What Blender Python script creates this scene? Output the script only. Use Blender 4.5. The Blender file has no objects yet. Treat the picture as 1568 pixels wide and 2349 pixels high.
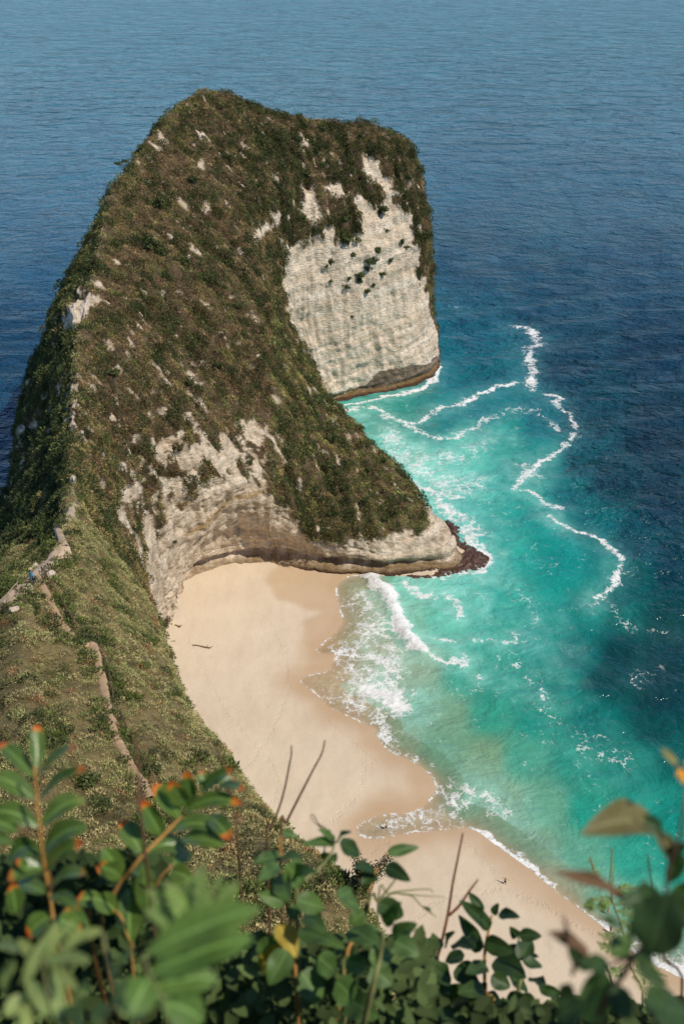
import bpy, bmesh, math, random
import numpy as np
from mathutils import Vector, Matrix
random.seed(7); np.random.seed(7)
C = bpy.context.scene
COL = C.collection
R = math.radians

# ------------------------------------------------------------------ camera
CAM_H = 155.0
PITCH = 32.0
cam = bpy.data.cameras.new('camera'); camo = bpy.data.objects.new('camera', cam); COL.objects.link(camo)
camo.location = (0, 0, CAM_H); camo.rotation_euler = (R(90 - PITCH), 0, 0)
cam.sensor_fit = 'VERTICAL'; cam.sensor_height = 36; cam.lens = 35
cam.clip_start = 0.05; cam.clip_end = 60000
cam.dof.use_dof = True; cam.dof.focus_distance = 140; cam.dof.aperture_fstop = 3.6
C.camera = camo

# ------------------------------------------------------------------ sky, sun, exposure
SUN_EL, SUN_AZ = 52.0, 122.0          # azimuth clockwise from +y
w = bpy.data.worlds.new("World"); C.world = w; w.use_nodes = True
nt = w.node_tree
sky = nt.nodes.new('ShaderNodeTexSky'); sky.sky_type = 'NISHITA'; sky.sun_disc = False
sky.sun_elevation = R(SUN_EL); sky.sun_rotation = R(SUN_AZ)
sky.air_density = 0.6; sky.dust_density = 0.05; sky.ozone_density = 6.0
bg = nt.nodes['Background']; nt.links.new(sky.outputs[0], bg.inputs[0]); bg.inputs[1].default_value = 0.15
sl = bpy.data.lights.new('sun', 'SUN'); sl.energy = 3.9; sl.angle = R(0.5); sl.color = (1.0, 0.92, 0.80)
so = bpy.data.objects.new('sun', sl); COL.objects.link(so)
sd = Vector((math.sin(R(SUN_AZ)) * math.cos(R(SUN_EL)), math.cos(R(SUN_AZ)) * math.cos(R(SUN_EL)), math.sin(R(SUN_EL))))
so.rotation_euler = sd.to_track_quat('Z', 'Y').to_euler(); so.location = (60, -60, 260)
C.view_settings.view_transform = 'Standard'; C.view_settings.look = 'None'
C.view_settings.exposure = 0.0; C.view_settings.gamma = 1.0
C.cycles.max_bounces = 6; C.cycles.transparent_max_bounces = 8
try:
    C.cycles.use_denoising = True
except Exception:
    pass

# ------------------------------------------------------------------ measuring helpers
FPX = 2349 * 35 / 36.0
CP, SP = math.cos(R(PITCH)), math.sin(R(PITCH))
def ray(px, py):
    x = (px - 784) / FPX; v = (1174.5 - py) / FPX
    return np.array((x, CP + v * SP, -SP + v * CP))
def P(px, py, z):                      # point of height z seen in that direction
    d = ray(px, py); t = (z - CAM_H) / d[2]
    return np.array((d[0] * t, d[1] * t, z))
def D(px, py, y):                      # point at ground distance y seen in that direction
    d = ray(px, py); t = y / d[1]
    return np.array((d[0] * t, y, CAM_H + d[2] * t))
def W(x, y, z): return np.array((x, y, z), float)
def proj(p):                           # inverse: world -> picture coordinates
    p = np.asarray(p, float)
    y = p[..., 1]; z = p[..., 2] - CAM_H
    dep = y * CP - z * SP; up = y * SP + z * CP
    dep = np.where(dep < 1e-3, 1e-3, dep)
    return 784 + FPX * p[..., 0] / dep, 1174.5 - FPX * up / dep

# ------------------------------------------------------------------ noise
_perm = np.random.RandomState(3).permutation(256); _perm = np.concatenate([_perm, _perm, _perm])
_g3 = np.random.RandomState(4).normal(size=(256, 3)); _g3 /= np.linalg.norm(_g3, axis=1)[:, None]
def perlin(p):
    p = np.asarray(p, float); i = np.floor(p).astype(int); f = p - i; i &= 255
    u = f * f * f * (f * (f * 6 - 15) + 10)
    out = 0
    for dx in (0, 1):
        wx = u[:, 0] if dx else 1 - u[:, 0]
        for dy in (0, 1):
            wy = u[:, 1] if dy else 1 - u[:, 1]
            for dz in (0, 1):
                wz = u[:, 2] if dz else 1 - u[:, 2]
                h = _perm[_perm[_perm[i[:, 0] + dx] + i[:, 1] + dy] + i[:, 2] + dz]
                g = _g3[h]
                out = out + wx * wy * wz * (g[:, 0] * (f[:, 0] - dx) + g[:, 1] * (f[:, 1] - dy) + g[:, 2] * (f[:, 2] - dz))
    return out * 1.6
def fbm(p, s, o=4, gain=0.5):
    p = np.asarray(p, float) / s; a = 1; r = 0
    for k in range(o):
        r = r + a * perlin(p + 17.3 * k); p = p * 2.03; a *= gain
    return r
def sstep(a, b, x):
    t = np.clip((x - a) / (b - a), 0, 1); return t * t * (3 - 2 * t)

def in_poly(px, py, poly):
    poly = np.asarray(poly, float); n = len(poly); c = np.zeros(px.shape, bool); j = n - 1
    for i in range(n):
        xi, yi = poly[i]; xj, yj = poly[j]
        t = ((yi > py) != (yj > py)) & (px < (xj - xi) * (py - yi) / (yj - yi + 1e-12) + xi)
        c ^= t; j = i
    return c
def d_line(px, py, line):
    line = np.asarray(line, float); d = np.full(px.shape, 1e18)
    for a, b in zip(line[:-1], line[1:]):
        ab = b - a; L = ab @ ab + 1e-12
        t = np.clip(((px - a[0]) * ab[0] + (py - a[1]) * ab[1]) / L, 0, 1)
        d = np.minimum(d, (px - a[0] - t * ab[0]) ** 2 + (py - a[1] - t * ab[1]) ** 2)
    return np.sqrt(d)

# ------------------------------------------------------------------ mesh + material helpers
def mesh_np(name, verts, quads=None, tris=None, smooth=True):
    me = bpy.data.meshes.new(name)
    verts = np.ascontiguousarray(verts, np.float32)
    lv = []; tot = []
    if quads is not None and len(quads): lv.append(np.asarray(quads, np.int32).ravel()); tot += [np.full(len(quads), 4, np.int32)]
    if tris is not None and len(tris): lv.append(np.asarray(tris, np.int32).ravel()); tot += [np.full(len(tris), 3, np.int32)]
    lv = np.concatenate(lv); tot = np.concatenate(tot)
    st = np.concatenate([[0], np.cumsum(tot)[:-1]]).astype(np.int32)
    me.vertices.add(len(verts)); me.vertices.foreach_set('co', verts.ravel())
    me.loops.add(len(lv)); me.loops.foreach_set('vertex_index', lv)
    me.polygons.add(len(tot)); me.polygons.foreach_set('loop_start', st); me.polygons.foreach_set('loop_total', tot)
    me.update(calc_edges=True); me.validate()
    me.polygons.foreach_set('use_smooth', np.full(len(tot), smooth))
    return me
def vcol(me, name, rgb):
    a = me.color_attributes.new(name, 'FLOAT_COLOR', 'POINT')
    d = np.ones((len(rgb), 4), np.float32); d[:, :3] = rgb; a.data.foreach_set('color', d.ravel())
def vval(me, name, v):
    a = me.attributes.new(name, 'FLOAT', 'POINT'); a.data.foreach_set('value', np.asarray(v, np.float32))
def link(name, me, mat=None, parent=None):
    o = bpy.data.objects.new(name, me); COL.objects.link(o)
    if mat: me.materials.append(mat)
    if parent: o.parent = parent
    return o
def tag(o, label=None, cat=None, group=None, kind=None):
    if label: o['label'] = label
    if cat: o['category'] = cat
    if group: o['group'] = group
    if kind: o['kind'] = kind
    return o
def empty(name, loc, rz=0):
    o = bpy.data.objects.new(name, None); COL.objects.link(o); o.location = loc; o.rotation_euler = (0, 0, rz)
    o.empty_display_size = 0.2; return o
def S(r, g, b):                        # sRGB 0..255 -> linear
    f = lambda c: (c / 255 / 12.92) if c / 255 <= .04045 else ((c / 255 + .055) / 1.055) ** 2.4
    return np.array((f(r), f(g), f(b)))

class Mat:
    def __init__(s, name, **kw):
        s.m = bpy.data.materials.new(name); s.m.use_nodes = True; s.t = s.m.node_tree
        s.b = s.t.nodes['Principled BSDF']; s.out = s.t.nodes['Material Output']
        for k, v in kw.items(): s.b.inputs[k].default_value = v
    def n(s, t, **kw):
        x = s.t.nodes.new('ShaderNode' + t)
        for k, v in kw.items(): setattr(x, k, v)
        return x
    def l(s, a, b): s.t.links.new(a, b)
    def attr(s, name): return s.n('Attribute', attribute_name=name)
    def pos(s):
        if not hasattr(s, '_p'): s._p = s.n('NewGeometry').outputs['Position']
        return s._p
    def noise(s, scale, detail=4, rough=0.55, vec=None, dist=0.0, stretch=None):
        x = s.n('TexNoise'); x.inputs['Scale'].default_value = scale; x.inputs['Detail'].default_value = detail
        x.inputs['Roughness'].default_value = rough; x.inputs['Distortion'].default_value = dist
        v = vec or s.pos()
        if stretch:
            mp = s.n('Mapping'); mp.inputs['Scale'].default_value = stretch[:3]
            if len(stretch) > 3: mp.inputs['Rotation'].default_value = (0, 0, stretch[3])
            s.l(v, mp.inputs['Vector']); v = mp.outputs[0]
        s.l(v, x.inputs['Vector']); return x.outputs['Fac']
    def ramp(s, fac, stops):
        x = s.n('ValToRGB'); e = x.color_ramp.elements
        while len(e) < len(stops): e.new(0.5)
        for q, (p_, c) in zip(e, stops):
            q.position = p_; q.color = (*c, 1) if hasattr(c, '__len__') else (c, c, c, 1)
        s.l(fac, x.inputs[0]); return x.outputs[0]
    def mix(s, fac, a, b, mode='MIX'):
        x = s.n('Mix', data_type='RGBA', blend_type=mode)
        for v, i in ((fac, 0), (a, 6), (b, 7)):
            if hasattr(v, 'is_output'): s.l(v, x.inputs[i])
            elif i: x.inputs[i].default_value = (*v, 1) if hasattr(v, '__len__') else (v, v, v, 1)
            else: x.inputs[i].default_value = v
        return x.outputs[2]
    def math(s, op, a, b=None, clamp=False):
        x = s.n('Math', operation=op, use_clamp=clamp)
        for v, i in ((a, 0), (b, 1)):
            if v is None: continue
            if hasattr(v, 'is_output'): s.l(v, x.inputs[i])
            else: x.inputs[i].default_value = v
        return x.outputs[0]
    def bump(s, h, strength=0.5, dist=0.1, prev=None):
        x = s.n('Bump'); x.inputs['Strength'].default_value = strength; x.inputs['Distance'].default_value = dist
        s.l(h, x.inputs['Height'])
        if prev: s.l(prev, x.inputs['Normal'])
        return x.outputs[0]
# ------------------------------------------------------------------ headland: ridge line and the slopes on both sides
# (ridge point, six points down to the foot on the bay side)
RIDGE = [
 (W(-1,-30,154), [W(40,-15,153),W(60,0,130),W(80,12,95),W(92,22,60),W(100,30,25),W(106,36,-1)]),
 (W(-1,-2,153.4), [W(6,0,151),W(18,8,126),W(22,17,94),W(25,27,60),W(28,36,25),W(30,43,1)]),
 (W(-1,.6,153.1), [W(3,3,147),W(7,12,122),W(10,22,92),W(12,32,60),W(13.5,41,25),W(14.5,48,2)]),
 (W(-5,8,138), [W(0,10,134),W(5,16,118),W(9,26,88),W(11,36,55),W(12,45,24),W(13,52,2)]),
 (W(-9.5,22,116), [W(-4,24,112),W(1,28,102),W(5.5,36,80),W(8,44,50),W(9.5,52,22),W(10.5,58,2)]),
 (W(-12.5,38,104), [W(-6,38,103),D(812,2070,40),W(5,44,80),W(6.5,51,50),W(7.5,58,22),W(8.5,64,2)]),
 (P(330,1810,98), [P(450,1830,96),D(622,1890,55),W(0,60,72),W(2,68,45),W(3,75,20),W(4,80,2)]),
 (P(260,1640,96), [P(380,1680,93),D(500,1715,69),W(-12,78,62),W(-10.5,87,38),W(-9,94,18),W(-8,99,2)]),
 (P(200,1480,94), [P(310,1530,90),D(410,1550,86),W(-22,97,58),W(-21,106,36),W(-19.5,113,17),W(-18,119,2)]),
 (P(110,1340,92), [P(230,1380,86),D(360,1440,105),W(-28.5,118,52),W(-29,129,32),W(-29,138,16),W(-29.5,147,3)]),
 (P(150,1235,88), [P(230,1290,80),D(300,1335,127),W(-35.5,138,46),W(-36,147,28),W(-36,154,14),W(-36,158,3)]),
 (P(165,1120,80), [P(225,1200,70),D(270,1290,143),W(-38,152,38),W(-38,160,22),W(-38,166,12),W(-38,172,3)]),
 (P(165,1000,75), [P(215,1090,64),P(265,1190,50),D(310,1280,171),D(345,1360,178),D(360,1410,183),D(372,1440,188)]),
 (P(170,880,72), [P(240,990,60),P(300,1090,48),P(340,1180,37),D(375,1270,192),D(395,1340,197),D(410,1370,200)]),
 (P(180,780,73), [P(280,900,62),P(350,1010,50),P(410,1110,38),D(445,1190,203),D(450,1270,208),D(445,1315,212)]),
 (P(200,680,76), [P(320,820,64),P(420,960,50),P(490,1070,38),D(530,1140,209),D(545,1230,217),D(560,1288,219)]),
 (P(225,560,82), [P(370,720,68),P(490,880,50),P(570,1000,38),D(640,1120,218),D(645,1210,216),D(655,1286,219)]),
 (P(250,465,87), [P(410,620,72),P(550,790,54),P(660,960,36),D(740,1120,226),D(770,1235,216.5),D(790,1302,217)]),
 (P(300,375,92), [P(450,520,76),P(580,680,58),D(700,880,258),D(800,1040,238),D(900,1230,219.5),D(910,1316,216)]),
 (P(355,300,97), [P(470,430,83),P(580,540,68),D(646,740,283),D(792,975,256),D(980,1150,234),D(1060,1270,225)]),
 (P(410,245,100), [P(520,380,86),P(590,470,74),W(-17,300,40),W(-7,287,18),W(-1,279,7),W(2,274,-1)]),
 (D(475,207,337), [D(560,330,320),D(620,450,312),D(650,620,311),D(665,760,313),D(690,850,315),D(730,925,317)]),
 (D(560,222,343), [D(630,330,333),D(690,470,322),D(700,620,320),D(715,760,320),D(740,870,321),D(770,927,322)]),
 (D(650,258,346), [D(700,340,338),D(760,480,328),D(790,620,326),D(800,760,326),D(810,860,327),D(820,920,326)]),
 (D(770,280,350), [D(790,350,343),D(830,480,336),D(860,620,333),D(875,760,333),D(890,850,333),D(895,906,331)]),
 (D(880,292,352), [D(895,350,349),D(915,480,344),D(935,620,341),D(945,760,340),D(960,840,340),D(962,882,338)]),
 (D(920,325,352), [D(940,370,353),D(968,480,353),D(980,620,352),D(995,740,351),D(1000,810,351),D(1003,850,351)]),
]
# the ocean side, walking back
def out(c, nx, ny, k=1.0):
    z = c[2]; return [W(c[0] + nx * a * k, c[1] + ny * a * k, z * b - (1 if b < .01 else 0)) for a, b in ((11, .92), (22, .72), (30, .5), (34, .26), (37, .1), (38, 0))]
rc = [r[0] for r in RIDGE]
OCEAN = [
 (rc[26], [W(24,360,78),W(27,366,60),W(30,367,42),W(33,367,20),W(34.5,366,7),W(35.5,367,-1)]),
 (rc[25], out(rc[25], 0.1, .95)), (rc[24], out(rc[24], 0, 1)), (rc[23], out(rc[23], 0, 1)), (rc[22], out(rc[22], -.1, 1)),
 (rc[21], out(rc[21], -.35, .9)), (rc[20], out(rc[20], -.5, .86, .8)), (rc[19], out(rc[19], -.55, .83, .8)),
 (rc[18], out(rc[18], -.55, .83, .75)), (rc[17], out(rc[17], -.6, .8, .7)),
 (rc[16], [D(165,620,248),W(-80,262,52),W(-86,268,40),W(-91,272,26),W(-94,274,10),W(-95,275,-1)]),
 (rc[15], [D(150,700,225),D(105,790,238),D(65,870,246),D(48,950,250),D(40,1060,252),D(20,1140,252)]),
 (rc[14], [D(140,850,205),D(105,930,212),D(70,1000,219),D(40,1080,226),D(20,1150,232),D(0,1190,238)]),
 (rc[13], [D(130,960,184),D(95,1030,190),D(60,1090,197),D(30,1150,204),D(0,1210,212),W(-95,222,-1)]),
 (rc[12], [D(130,1070,158),D(90,1130,164),D(50,1180,171),D(10,1230,180),W(-82,190,18),W(-92,200,-1)]),
 (rc[11], [D(125,1170,133),D(85,1210,139),D(40,1250,147),D(-10,1290,155),W(-78,168,22),W(-90,178,-1)]),
 (rc[10], [D(110,1255,107),D(60,1285,112),D(10,1320,118),W(-58,128,50),W(-70,140,24),W(-82,150,-1)]),
 (rc[9], [D(60,1330,88),P(0,1345,90),W(-50,95,72),W(-60,105,46),W(-70,115,22),W(-80,122,-1)]),
 (rc[8], [P(100,1460,94.5),P(0,1430,94),W(-50,78,80),W(-62,88,50),W(-72,96,24),W(-82,102,-1)]),
 (rc[7], [P(120,1620,97.5),P(-20,1600,97.5),W(-48,62,84),W(-62,70,52),W(-74,76,24),W(-84,80,-1)]),
 (rc[6], [P(180,1800,100.5),P(20,1790,101.5),W(-46,48,92),W(-64,54,56),W(-76,58,26),W(-86,60,-1)]),
 (rc[5], [W(-19,37,106),W(-27,37,107),W(-46,36,98),W(-66,40,60),W(-78,42,28),W(-88,44,-1)]),
 (rc[4], [W(-16,22,118),W(-26,22,120),W(-46,22,112),W(-68,26,66),W(-80,28,30),W(-90,30,-1)]),
 (rc[3], [W(-13,9,138),W(-25,10,138),W(-46,10,130),W(-70,12,74),W(-82,13,32),W(-92,14,-1)]),
 (rc[2], [W(-12,1,153),W(-25,1,152),W(-48,1,148),W(-72,2,84),W(-84,2,34),W(-94,2,-1)]),
 (rc[1], [W(-12,-2,153.3),W(-25,-2,152.5),W(-48,-2,149),W(-73,-2,85),W(-85,-2,34),W(-95,-2,-1)]),
 (rc[0], [W(-12,-30,154),W(-25,-30,154),W(-48,-30,152),W(-74,-30,88),W(-86,-30,36),W(-96,-30,-1)]),
]
def catmull(A, n):                     # along axis 0, n samples per segment
    A = np.asarray(A, float); m = len(A)
    Q = np.concatenate([[2 * A[0] - A[1]], A, [2 * A[-1] - A[-2]]])
    o = []
    for i in range(m - 1):
        p0, p1, p2, p3 = Q[i:i + 4]
        # centripetal-like softness: limit tangents by the neighbouring chord
        for t in np.arange(n) / n:
            o.append(0.5 * ((2 * p1) + (-p0 + p2) * t + (2 * p0 - 5 * p1 + 4 * p2 - p3) * t * t + (-p0 + 3 * p1 - 3 * p2 + p3) * t ** 3))
    o.append(A[-1]); return np.array(o)
NS, NL = 26, 30
def side(rows):
    G = np.array([[r[0]] + list(r[1]) for r in rows])      # stations x 7 x 3
    ft = G[:, 6:7].copy(); ft[:, :, 2] = -8                # skirt under water / sand
    G = np.concatenate([G, ft], 1)
    G = catmull(G, NS)                                     # along the coast
    G = np.transpose(catmull(np.transpose(G, (1, 0, 2)), NL), (1, 0, 2))
    return G
G = side(RIDGE + OCEAN)
def grid_faces(a, b, off=0, flip=False):
    i, j = np.meshgrid(np.arange(a - 1), np.arange(b - 1), indexing='ij'); k = (i * b + j).ravel() + off
    q = np.stack([k, k + 1, k + b + 1, k + b], 1)
    return q[:, ::-1] if flip else q
NA, NB = G.shape[:2]
HV = G.reshape(-1, 3)
ids = np.arange(NA * NB).reshape(NA, NB); half = NA // 2
ids[NA - half:, 0] = ids[:half, 0][::-1]               # both flanks share the ridge line
HQ = ids.ravel()[grid_faces(NA, NB)]
HQ = HQ[np.array([len(set(q)) == 4 for q in HQ.tolist()])]
def vnormals(V, Q):
    a = np.cross(V[Q[:, 2]] - V[Q[:, 0]], V[Q[:, 3]] - V[Q[:, 1]])
    N = np.zeros_like(V)
    for k in range(4): np.add.at(N, Q[:, k], a)
    return N / (np.linalg.norm(N, axis=1)[:, None] + 1e-9)
HN = vnormals(HV, HQ)
if HN[NB * (NS * 6) + 20, 2] < 0: HQ = HQ[:, ::-1]; HN = -HN
isR = np.arange(len(HV)) <= NB * (NS * 26 + NS // 2)

# where the rock is bare (outlines measured on the photograph, carried onto the slope)
hx, hy = proj(HV)
wob = np.stack([fbm(HV, 9, 4), fbm(HV + 50, 9, 4)], 1) * 16
fine = np.stack([fbm(HV * np.array((1, 1, .6)) + 7, 2.2, 3), fbm(HV * np.array((1, 1, .6)) + 61, 2.2, 3)], 1)
wx, wy = hx + wob[:, 0] + fine[:, 0] * 11, hy + wob[:, 1] + fine[:, 1] * 16
FACE = [(641,646),(681,598),(700,556),(751,519),(774,527),(782,564),(821,533),(813,452),(833,446),(852,463),(878,497),(886,468),(889,429),(914,432),(917,474),(942,485),(951,533),(959,564),(965,626),(970,640),(984,690),(1030,850),(990,900),(760,960),(735,945),(690,830),(660,740)]
PATCH = [
 [(827,373),(858,356),(878,376),(886,395),(903,415),(886,435),(872,423),(855,418),(844,387)],
 [(684,432),(717,429),(729,463),(737,485),(723,511),(700,488),(675,499),(692,474)],
 [(748,432),(768,404),(796,440),(774,463),(757,460)],
 [(575,565),(600,525),(635,488),(642,512),(610,540),(590,580)],
 [(655,570),(690,545),(690,600),(650,640),(640,610)],
 [(432,390),(445,365),(460,358),(467,372),(445,388)],
 [(142,745),(160,690),(205,648),(218,690),(190,730),(165,765),(150,775)],
 [(690,315),(705,315),(702,350),(688,348)],
]
ARCH = [(330,1360),(343,1252),(368,1235),(371,1210),(427,1148),(498,1095),(540,1078),(605,1126),(627,1143),(647,1171),(683,1190),(689,1219),(737,1250),(784,1238),(850,1243),(950,1218),(985,1190),(950,1105),(940,1085),(1030,1190),(1090,1260),(1140,1300),(1000,1345),(880,1345),(780,1325),(640,1320),(500,1325),(440,1345),(400,1390),(372,1470),(350,1400)]
SPECK = [(262,1180),(330,1050),(410,985),(500,985),(620,950),(650,1060),(620,1130),(540,1130),(440,1130),(370,1220),(355,1340),(300,1290)]
rock = np.zeros(len(HV))
big = isR & (HV[:, 1] > 150)
rock[big & in_poly(wx, wy, FACE) & (HV[:, 1] > 300)] = 1
for q in PATCH: rock[(HV[:, 1] > 180) & in_poly(wx, wy, q)] = 1
rock[big & in_poly(wx, wy, ARCH) & (HV[:, 1] < 300)] = 1
sp = fbm(HV * np.array((1, 1, .45)), 5, 4)
rock[big & (HV[:, 1] < 300) & in_poly(wx, wy, SPECK) & (sp > -0.06)] = 1
gs_ = fbm(np.stack([(np.arange(len(HV)) // NB) / NS * 7.0, (np.arange(len(HV)) % NB) / NL * 3.2, 0 * hx], 1) + 5, 1, 4)
rock[(HV[:, 1] > 130) & (HV[:, 2] > 6) & (gs_ + .5 * fbm(HV + 90, 2.0, 3) > .73 - .34 * sstep(0, .6, fbm(HV + 12, 22, 2)) - .16 * ((hy > 820) & (hy < 1300) & (hx < 470)))] = 1
rock[(HV[:, 1] > 100) & (HV[:, 2] < 2.5)] = 1
rock[(HV[:, 1] > 104) & (HV[:, 1] < 230) & (d_line(hx + wob[:, 0] * .4, hy, [(178,860),(166,960),(171,1040),(165,1100),(169,1160),(152,1212)]) < 6) & (fine[:, 0] + .8 * wob[:, 1] / 16 > .22)] = 1
near = HV[:, 1] < 135
# displacement: broad relief, ledges on bare rock, notch worn at the foot
cl = HV[:, 1] > 60
bluff = sstep(40, 90, HV[:, 1])
gi = (np.arange(len(HV)) // NB) / NS; gl = (np.arange(len(HV)) % NB) / NL
gq = lambda f, v, o: fbm(np.stack([gi * f + .35 * fbm(HV, 14, 2), gl * v + o, 0 * gi], 1), 1, 3)
gully = gq(3.2, .55, 3.0) * .7 + gq(7.5, .8, 9.0) * .5
inland = sstep(0, .8, gl) * (1 - .6 * sstep(5, 6, gl)) * sstep(110, 150, HV[:, 1])
dsp = gully * inland * 1.8 * (1 - .55 * rock) + bluff * (fbm(HV, 22, 4) * 1.3 + fbm(HV + 31, 5, 4) * .55)
gl0 = (np.arange(len(HV)) % NB) / NL
band = HV[:, 2] + 1.2 * fbm(HV, 25, 3) - 0.12 * HV[:, 0] * (HV[:, 1] > 300) 
band = np.where(HV[:, 1] < 300, gl0 * 11 + 1.0 * fbm(HV, 12, 3), band)
led = perlin(np.stack([band / 2.6, HV[:, 0] / 40, HV[:, 1] / 40], 1)) + .6 * perlin(np.stack([band / 1.1, HV[:, 0] / 22, HV[:, 1] / 22 + 9], 1))
rsoft = rock.copy()
dsp += rock * (led * .4 + fbm(HV * np.array((1, 1, .8)), 2.2, 3) * .45)
sandz = np.where((hx < 740) & (HV[:, 1] < 240), 1.9, np.where(HV[:, 1] < 260, 1.3, .3))
notch = np.exp(-((HV[:, 2] - sandz - (1.5 + .5 * fbm(HV, 9, 2))) / 1.15) ** 2) * (HV[:, 1] > 196) * isR
dsp -= notch * (2.7 + 1.2 * fbm(HV, 8, 2)) * np.where(HV[:, 1] > 300, .6, 1)
# the shallow cave at the back of the beach
cave = np.exp(-(((hx - 640) / 175) ** 2 + ((hy - 1262) / 30) ** 2)) * (HV[:, 1] < 260) * isR
dsp -= cave * 2.6 + rock * (HV[:, 1] < 300) * np.maximum(fbm(HV * np.array((1, 1, 1.6)), 3.4, 4), 0) * .7
flat = np.exp(-np.minimum(d_line(hx, hy, [(85,1330),(135,1420),(165,1460),(215,1490),(235,1560),(250,1640),(280,1710),(310,1760),(340,1830)]), 60) ** 2 / 900)
dsp *= 1 - .8 * flat * near
HVd = HV + HN * dsp[:, None]
HNd = vnormals(HVd, HQ)
# ------------------------------------------------------------------ headland surface
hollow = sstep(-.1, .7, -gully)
n1 = fbm(HV, 3.2, 4); n2 = fbm(HV + 70, 14, 3); n3 = fbm(np.stack([band / 1.6, HV[:, 0] / 30, HV[:, 1] / 30], 1), 1, 4)
limestone = np.array((.68, .55, .395)); pale = np.array((.80, .68, .525)); tan = np.array((.56, .40, .25)); grey = np.array((.44, .35, .255))
t = sstep(-.5, .6, n3 + .4 * n2)[:, None]
rc_ = limestone * (1 - t) + pale * t
t = (sstep(.3, .9, n1) * .4)[:, None]; rc_ = rc_ * (1 - t) + grey * t
t = (sstep(.1, .9, n2) * .4)[:, None]; rc_ = rc_ * (1 - t) + tan * t
# weathered rock above the beach is greyer, streaked downhill
beachrock = (big & (HV[:, 1] < 300)).astype(float)
st_ = fbm(HV * np.array((1, 1, .25)) + 5, 1.6, 3)
t = (beachrock * (.15 + .5 * sstep(0, .7, st_)))[:, None]; rc_ = rc_ * (1 - t) + np.array((.30, .225, .15)) * t
# ochre seam along the arch
seam = np.exp(-(d_line(hx, hy, [(430,1225),(470,1195),(530,1152),(605,1127)]) / 5) ** 2) * (HV[:, 1] < 300)
t = seam[:, None] * .8; rc_ = rc_ * (1 - t) + np.array((.42, .26, .09)) * t
# sea-stained foot of the head and of the spur
STAIN = [(742,935),(790,905),(840,885),(872,852),(930,838),(985,832),(1010,810),(1020,860),(962,895),(870,925),(760,945)]
stain = (in_poly(hx + wob[:, 0] * .25, hy + wob[:, 1] * .25, STAIN) & (HV[:, 1] > 300)).astype(float)
t = stain[:, None] * .85; rc_ = rc_ * (1 - t) + np.array((.115, .08, .052)) * (1 + .5 * n3[:, None]) * t
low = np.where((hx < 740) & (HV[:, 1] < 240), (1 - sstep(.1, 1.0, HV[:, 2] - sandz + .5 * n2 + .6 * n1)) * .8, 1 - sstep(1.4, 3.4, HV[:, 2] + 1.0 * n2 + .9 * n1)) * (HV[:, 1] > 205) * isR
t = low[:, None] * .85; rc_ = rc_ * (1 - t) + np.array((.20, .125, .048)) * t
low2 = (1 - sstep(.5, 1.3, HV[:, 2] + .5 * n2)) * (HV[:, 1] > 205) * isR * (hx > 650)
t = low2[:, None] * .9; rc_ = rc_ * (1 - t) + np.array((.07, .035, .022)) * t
# earth under the plant cover
earth = np.array((.125, .088, .05)) * (1 + .35 * n1[:, None]) * (1 - .3 * sstep(0, .7, n2)[:, None])
earth = np.where(near[:, None], earth * np.array((1.75, 1.95, 1.5)), earth)
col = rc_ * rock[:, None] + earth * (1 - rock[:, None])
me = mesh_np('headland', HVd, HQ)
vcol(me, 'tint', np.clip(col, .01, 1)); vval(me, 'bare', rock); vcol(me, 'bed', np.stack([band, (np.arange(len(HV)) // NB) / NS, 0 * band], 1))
M = Mat('headland_rock_and_earth', Roughness=.92); M.b.inputs['Specular IOR Level'].default_value = .15
tint = M.attr('tint').outputs['Color']; bare = M.attr('bare').outputs['Fac']
g1 = M.noise(1.4, 6, .65); g2 = M.noise(.7, 5, .6, stretch=(1, 1, 3.2))
c = M.mix(.75, tint, M.ramp(g1, [(.25, .55), (.5, .95), (.75, 1.3)]), 'MULTIPLY')
c = M.mix(M.math('MULTIPLY', bare, .7), c, M.mix(1, c, M.ramp(g2, [(.3, .5), (.48, 1.0), (.7, 1.18)]), 'MULTIPLY'))
bed = M.attr('bed').outputs['Vector']
lam = M.noise(1.0, 5, .7, vec=bed, stretch=(1.3, .35, 1)); lam2 = M.noise(1.0, 3, .6, vec=bed, stretch=(3.4, .5, 1))
lines = M.ramp(lam, [(.34, .45), (.42, 1.0), (.62, 1.06)]); lines2 = M.ramp(lam2, [(.30, .75), (.42, 1.0)])
c = M.mix(M.math('MULTIPLY', bare, .5), c, M.mix(1, c, M.mix(1, lines, lines2, 'MULTIPLY'), 'MULTIPLY')); M.l(c, M.b.inputs['Base Color'])
vst = M.noise(.42, 5, .65, stretch=(1, 1, .16)); c = M.mix(M.math('MULTIPLY', bare, .45), c, M.mix(1, c, M.ramp(vst, [(.36, (.52, .47, .40)), (.47, (1, 1, 1)), (.66, (1.06, 1.03, .98))]), 'MULTIPLY')); M.l(c, M.b.inputs['Base Color'])
bn = M.bump(g1, .7, .5); bn = M.bump(M.math('MULTIPLY', lam, bare), .45, .6, bn); bn = M.bump(g2, .8, .7, bn)
M.l(bn, M.b.inputs['Normal'])
headland = link('headland_terrain', me, M.m); tag(headland, kind='structure')
from mathutils.bvhtree import BVHTree
BVH = BVHTree.FromPolygons([tuple(v) for v in HVd], [tuple(q) for q in HQ])
def ground(x, y):
    h = BVH.ray_cast(Vector((x, y, 400)), Vector((0, 0, -1)))
    return (h[0].z, h[1]) if h[0] else (0, Vector((0, 0, 1)))
def hit(px, py):                       # where the line of sight first meets the headland
    h = BVH.ray_cast(Vector((0, 0, CAM_H)), Vector(ray(px, py)).normalized())
    return np.array(h[0]) if h[0] else None

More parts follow.
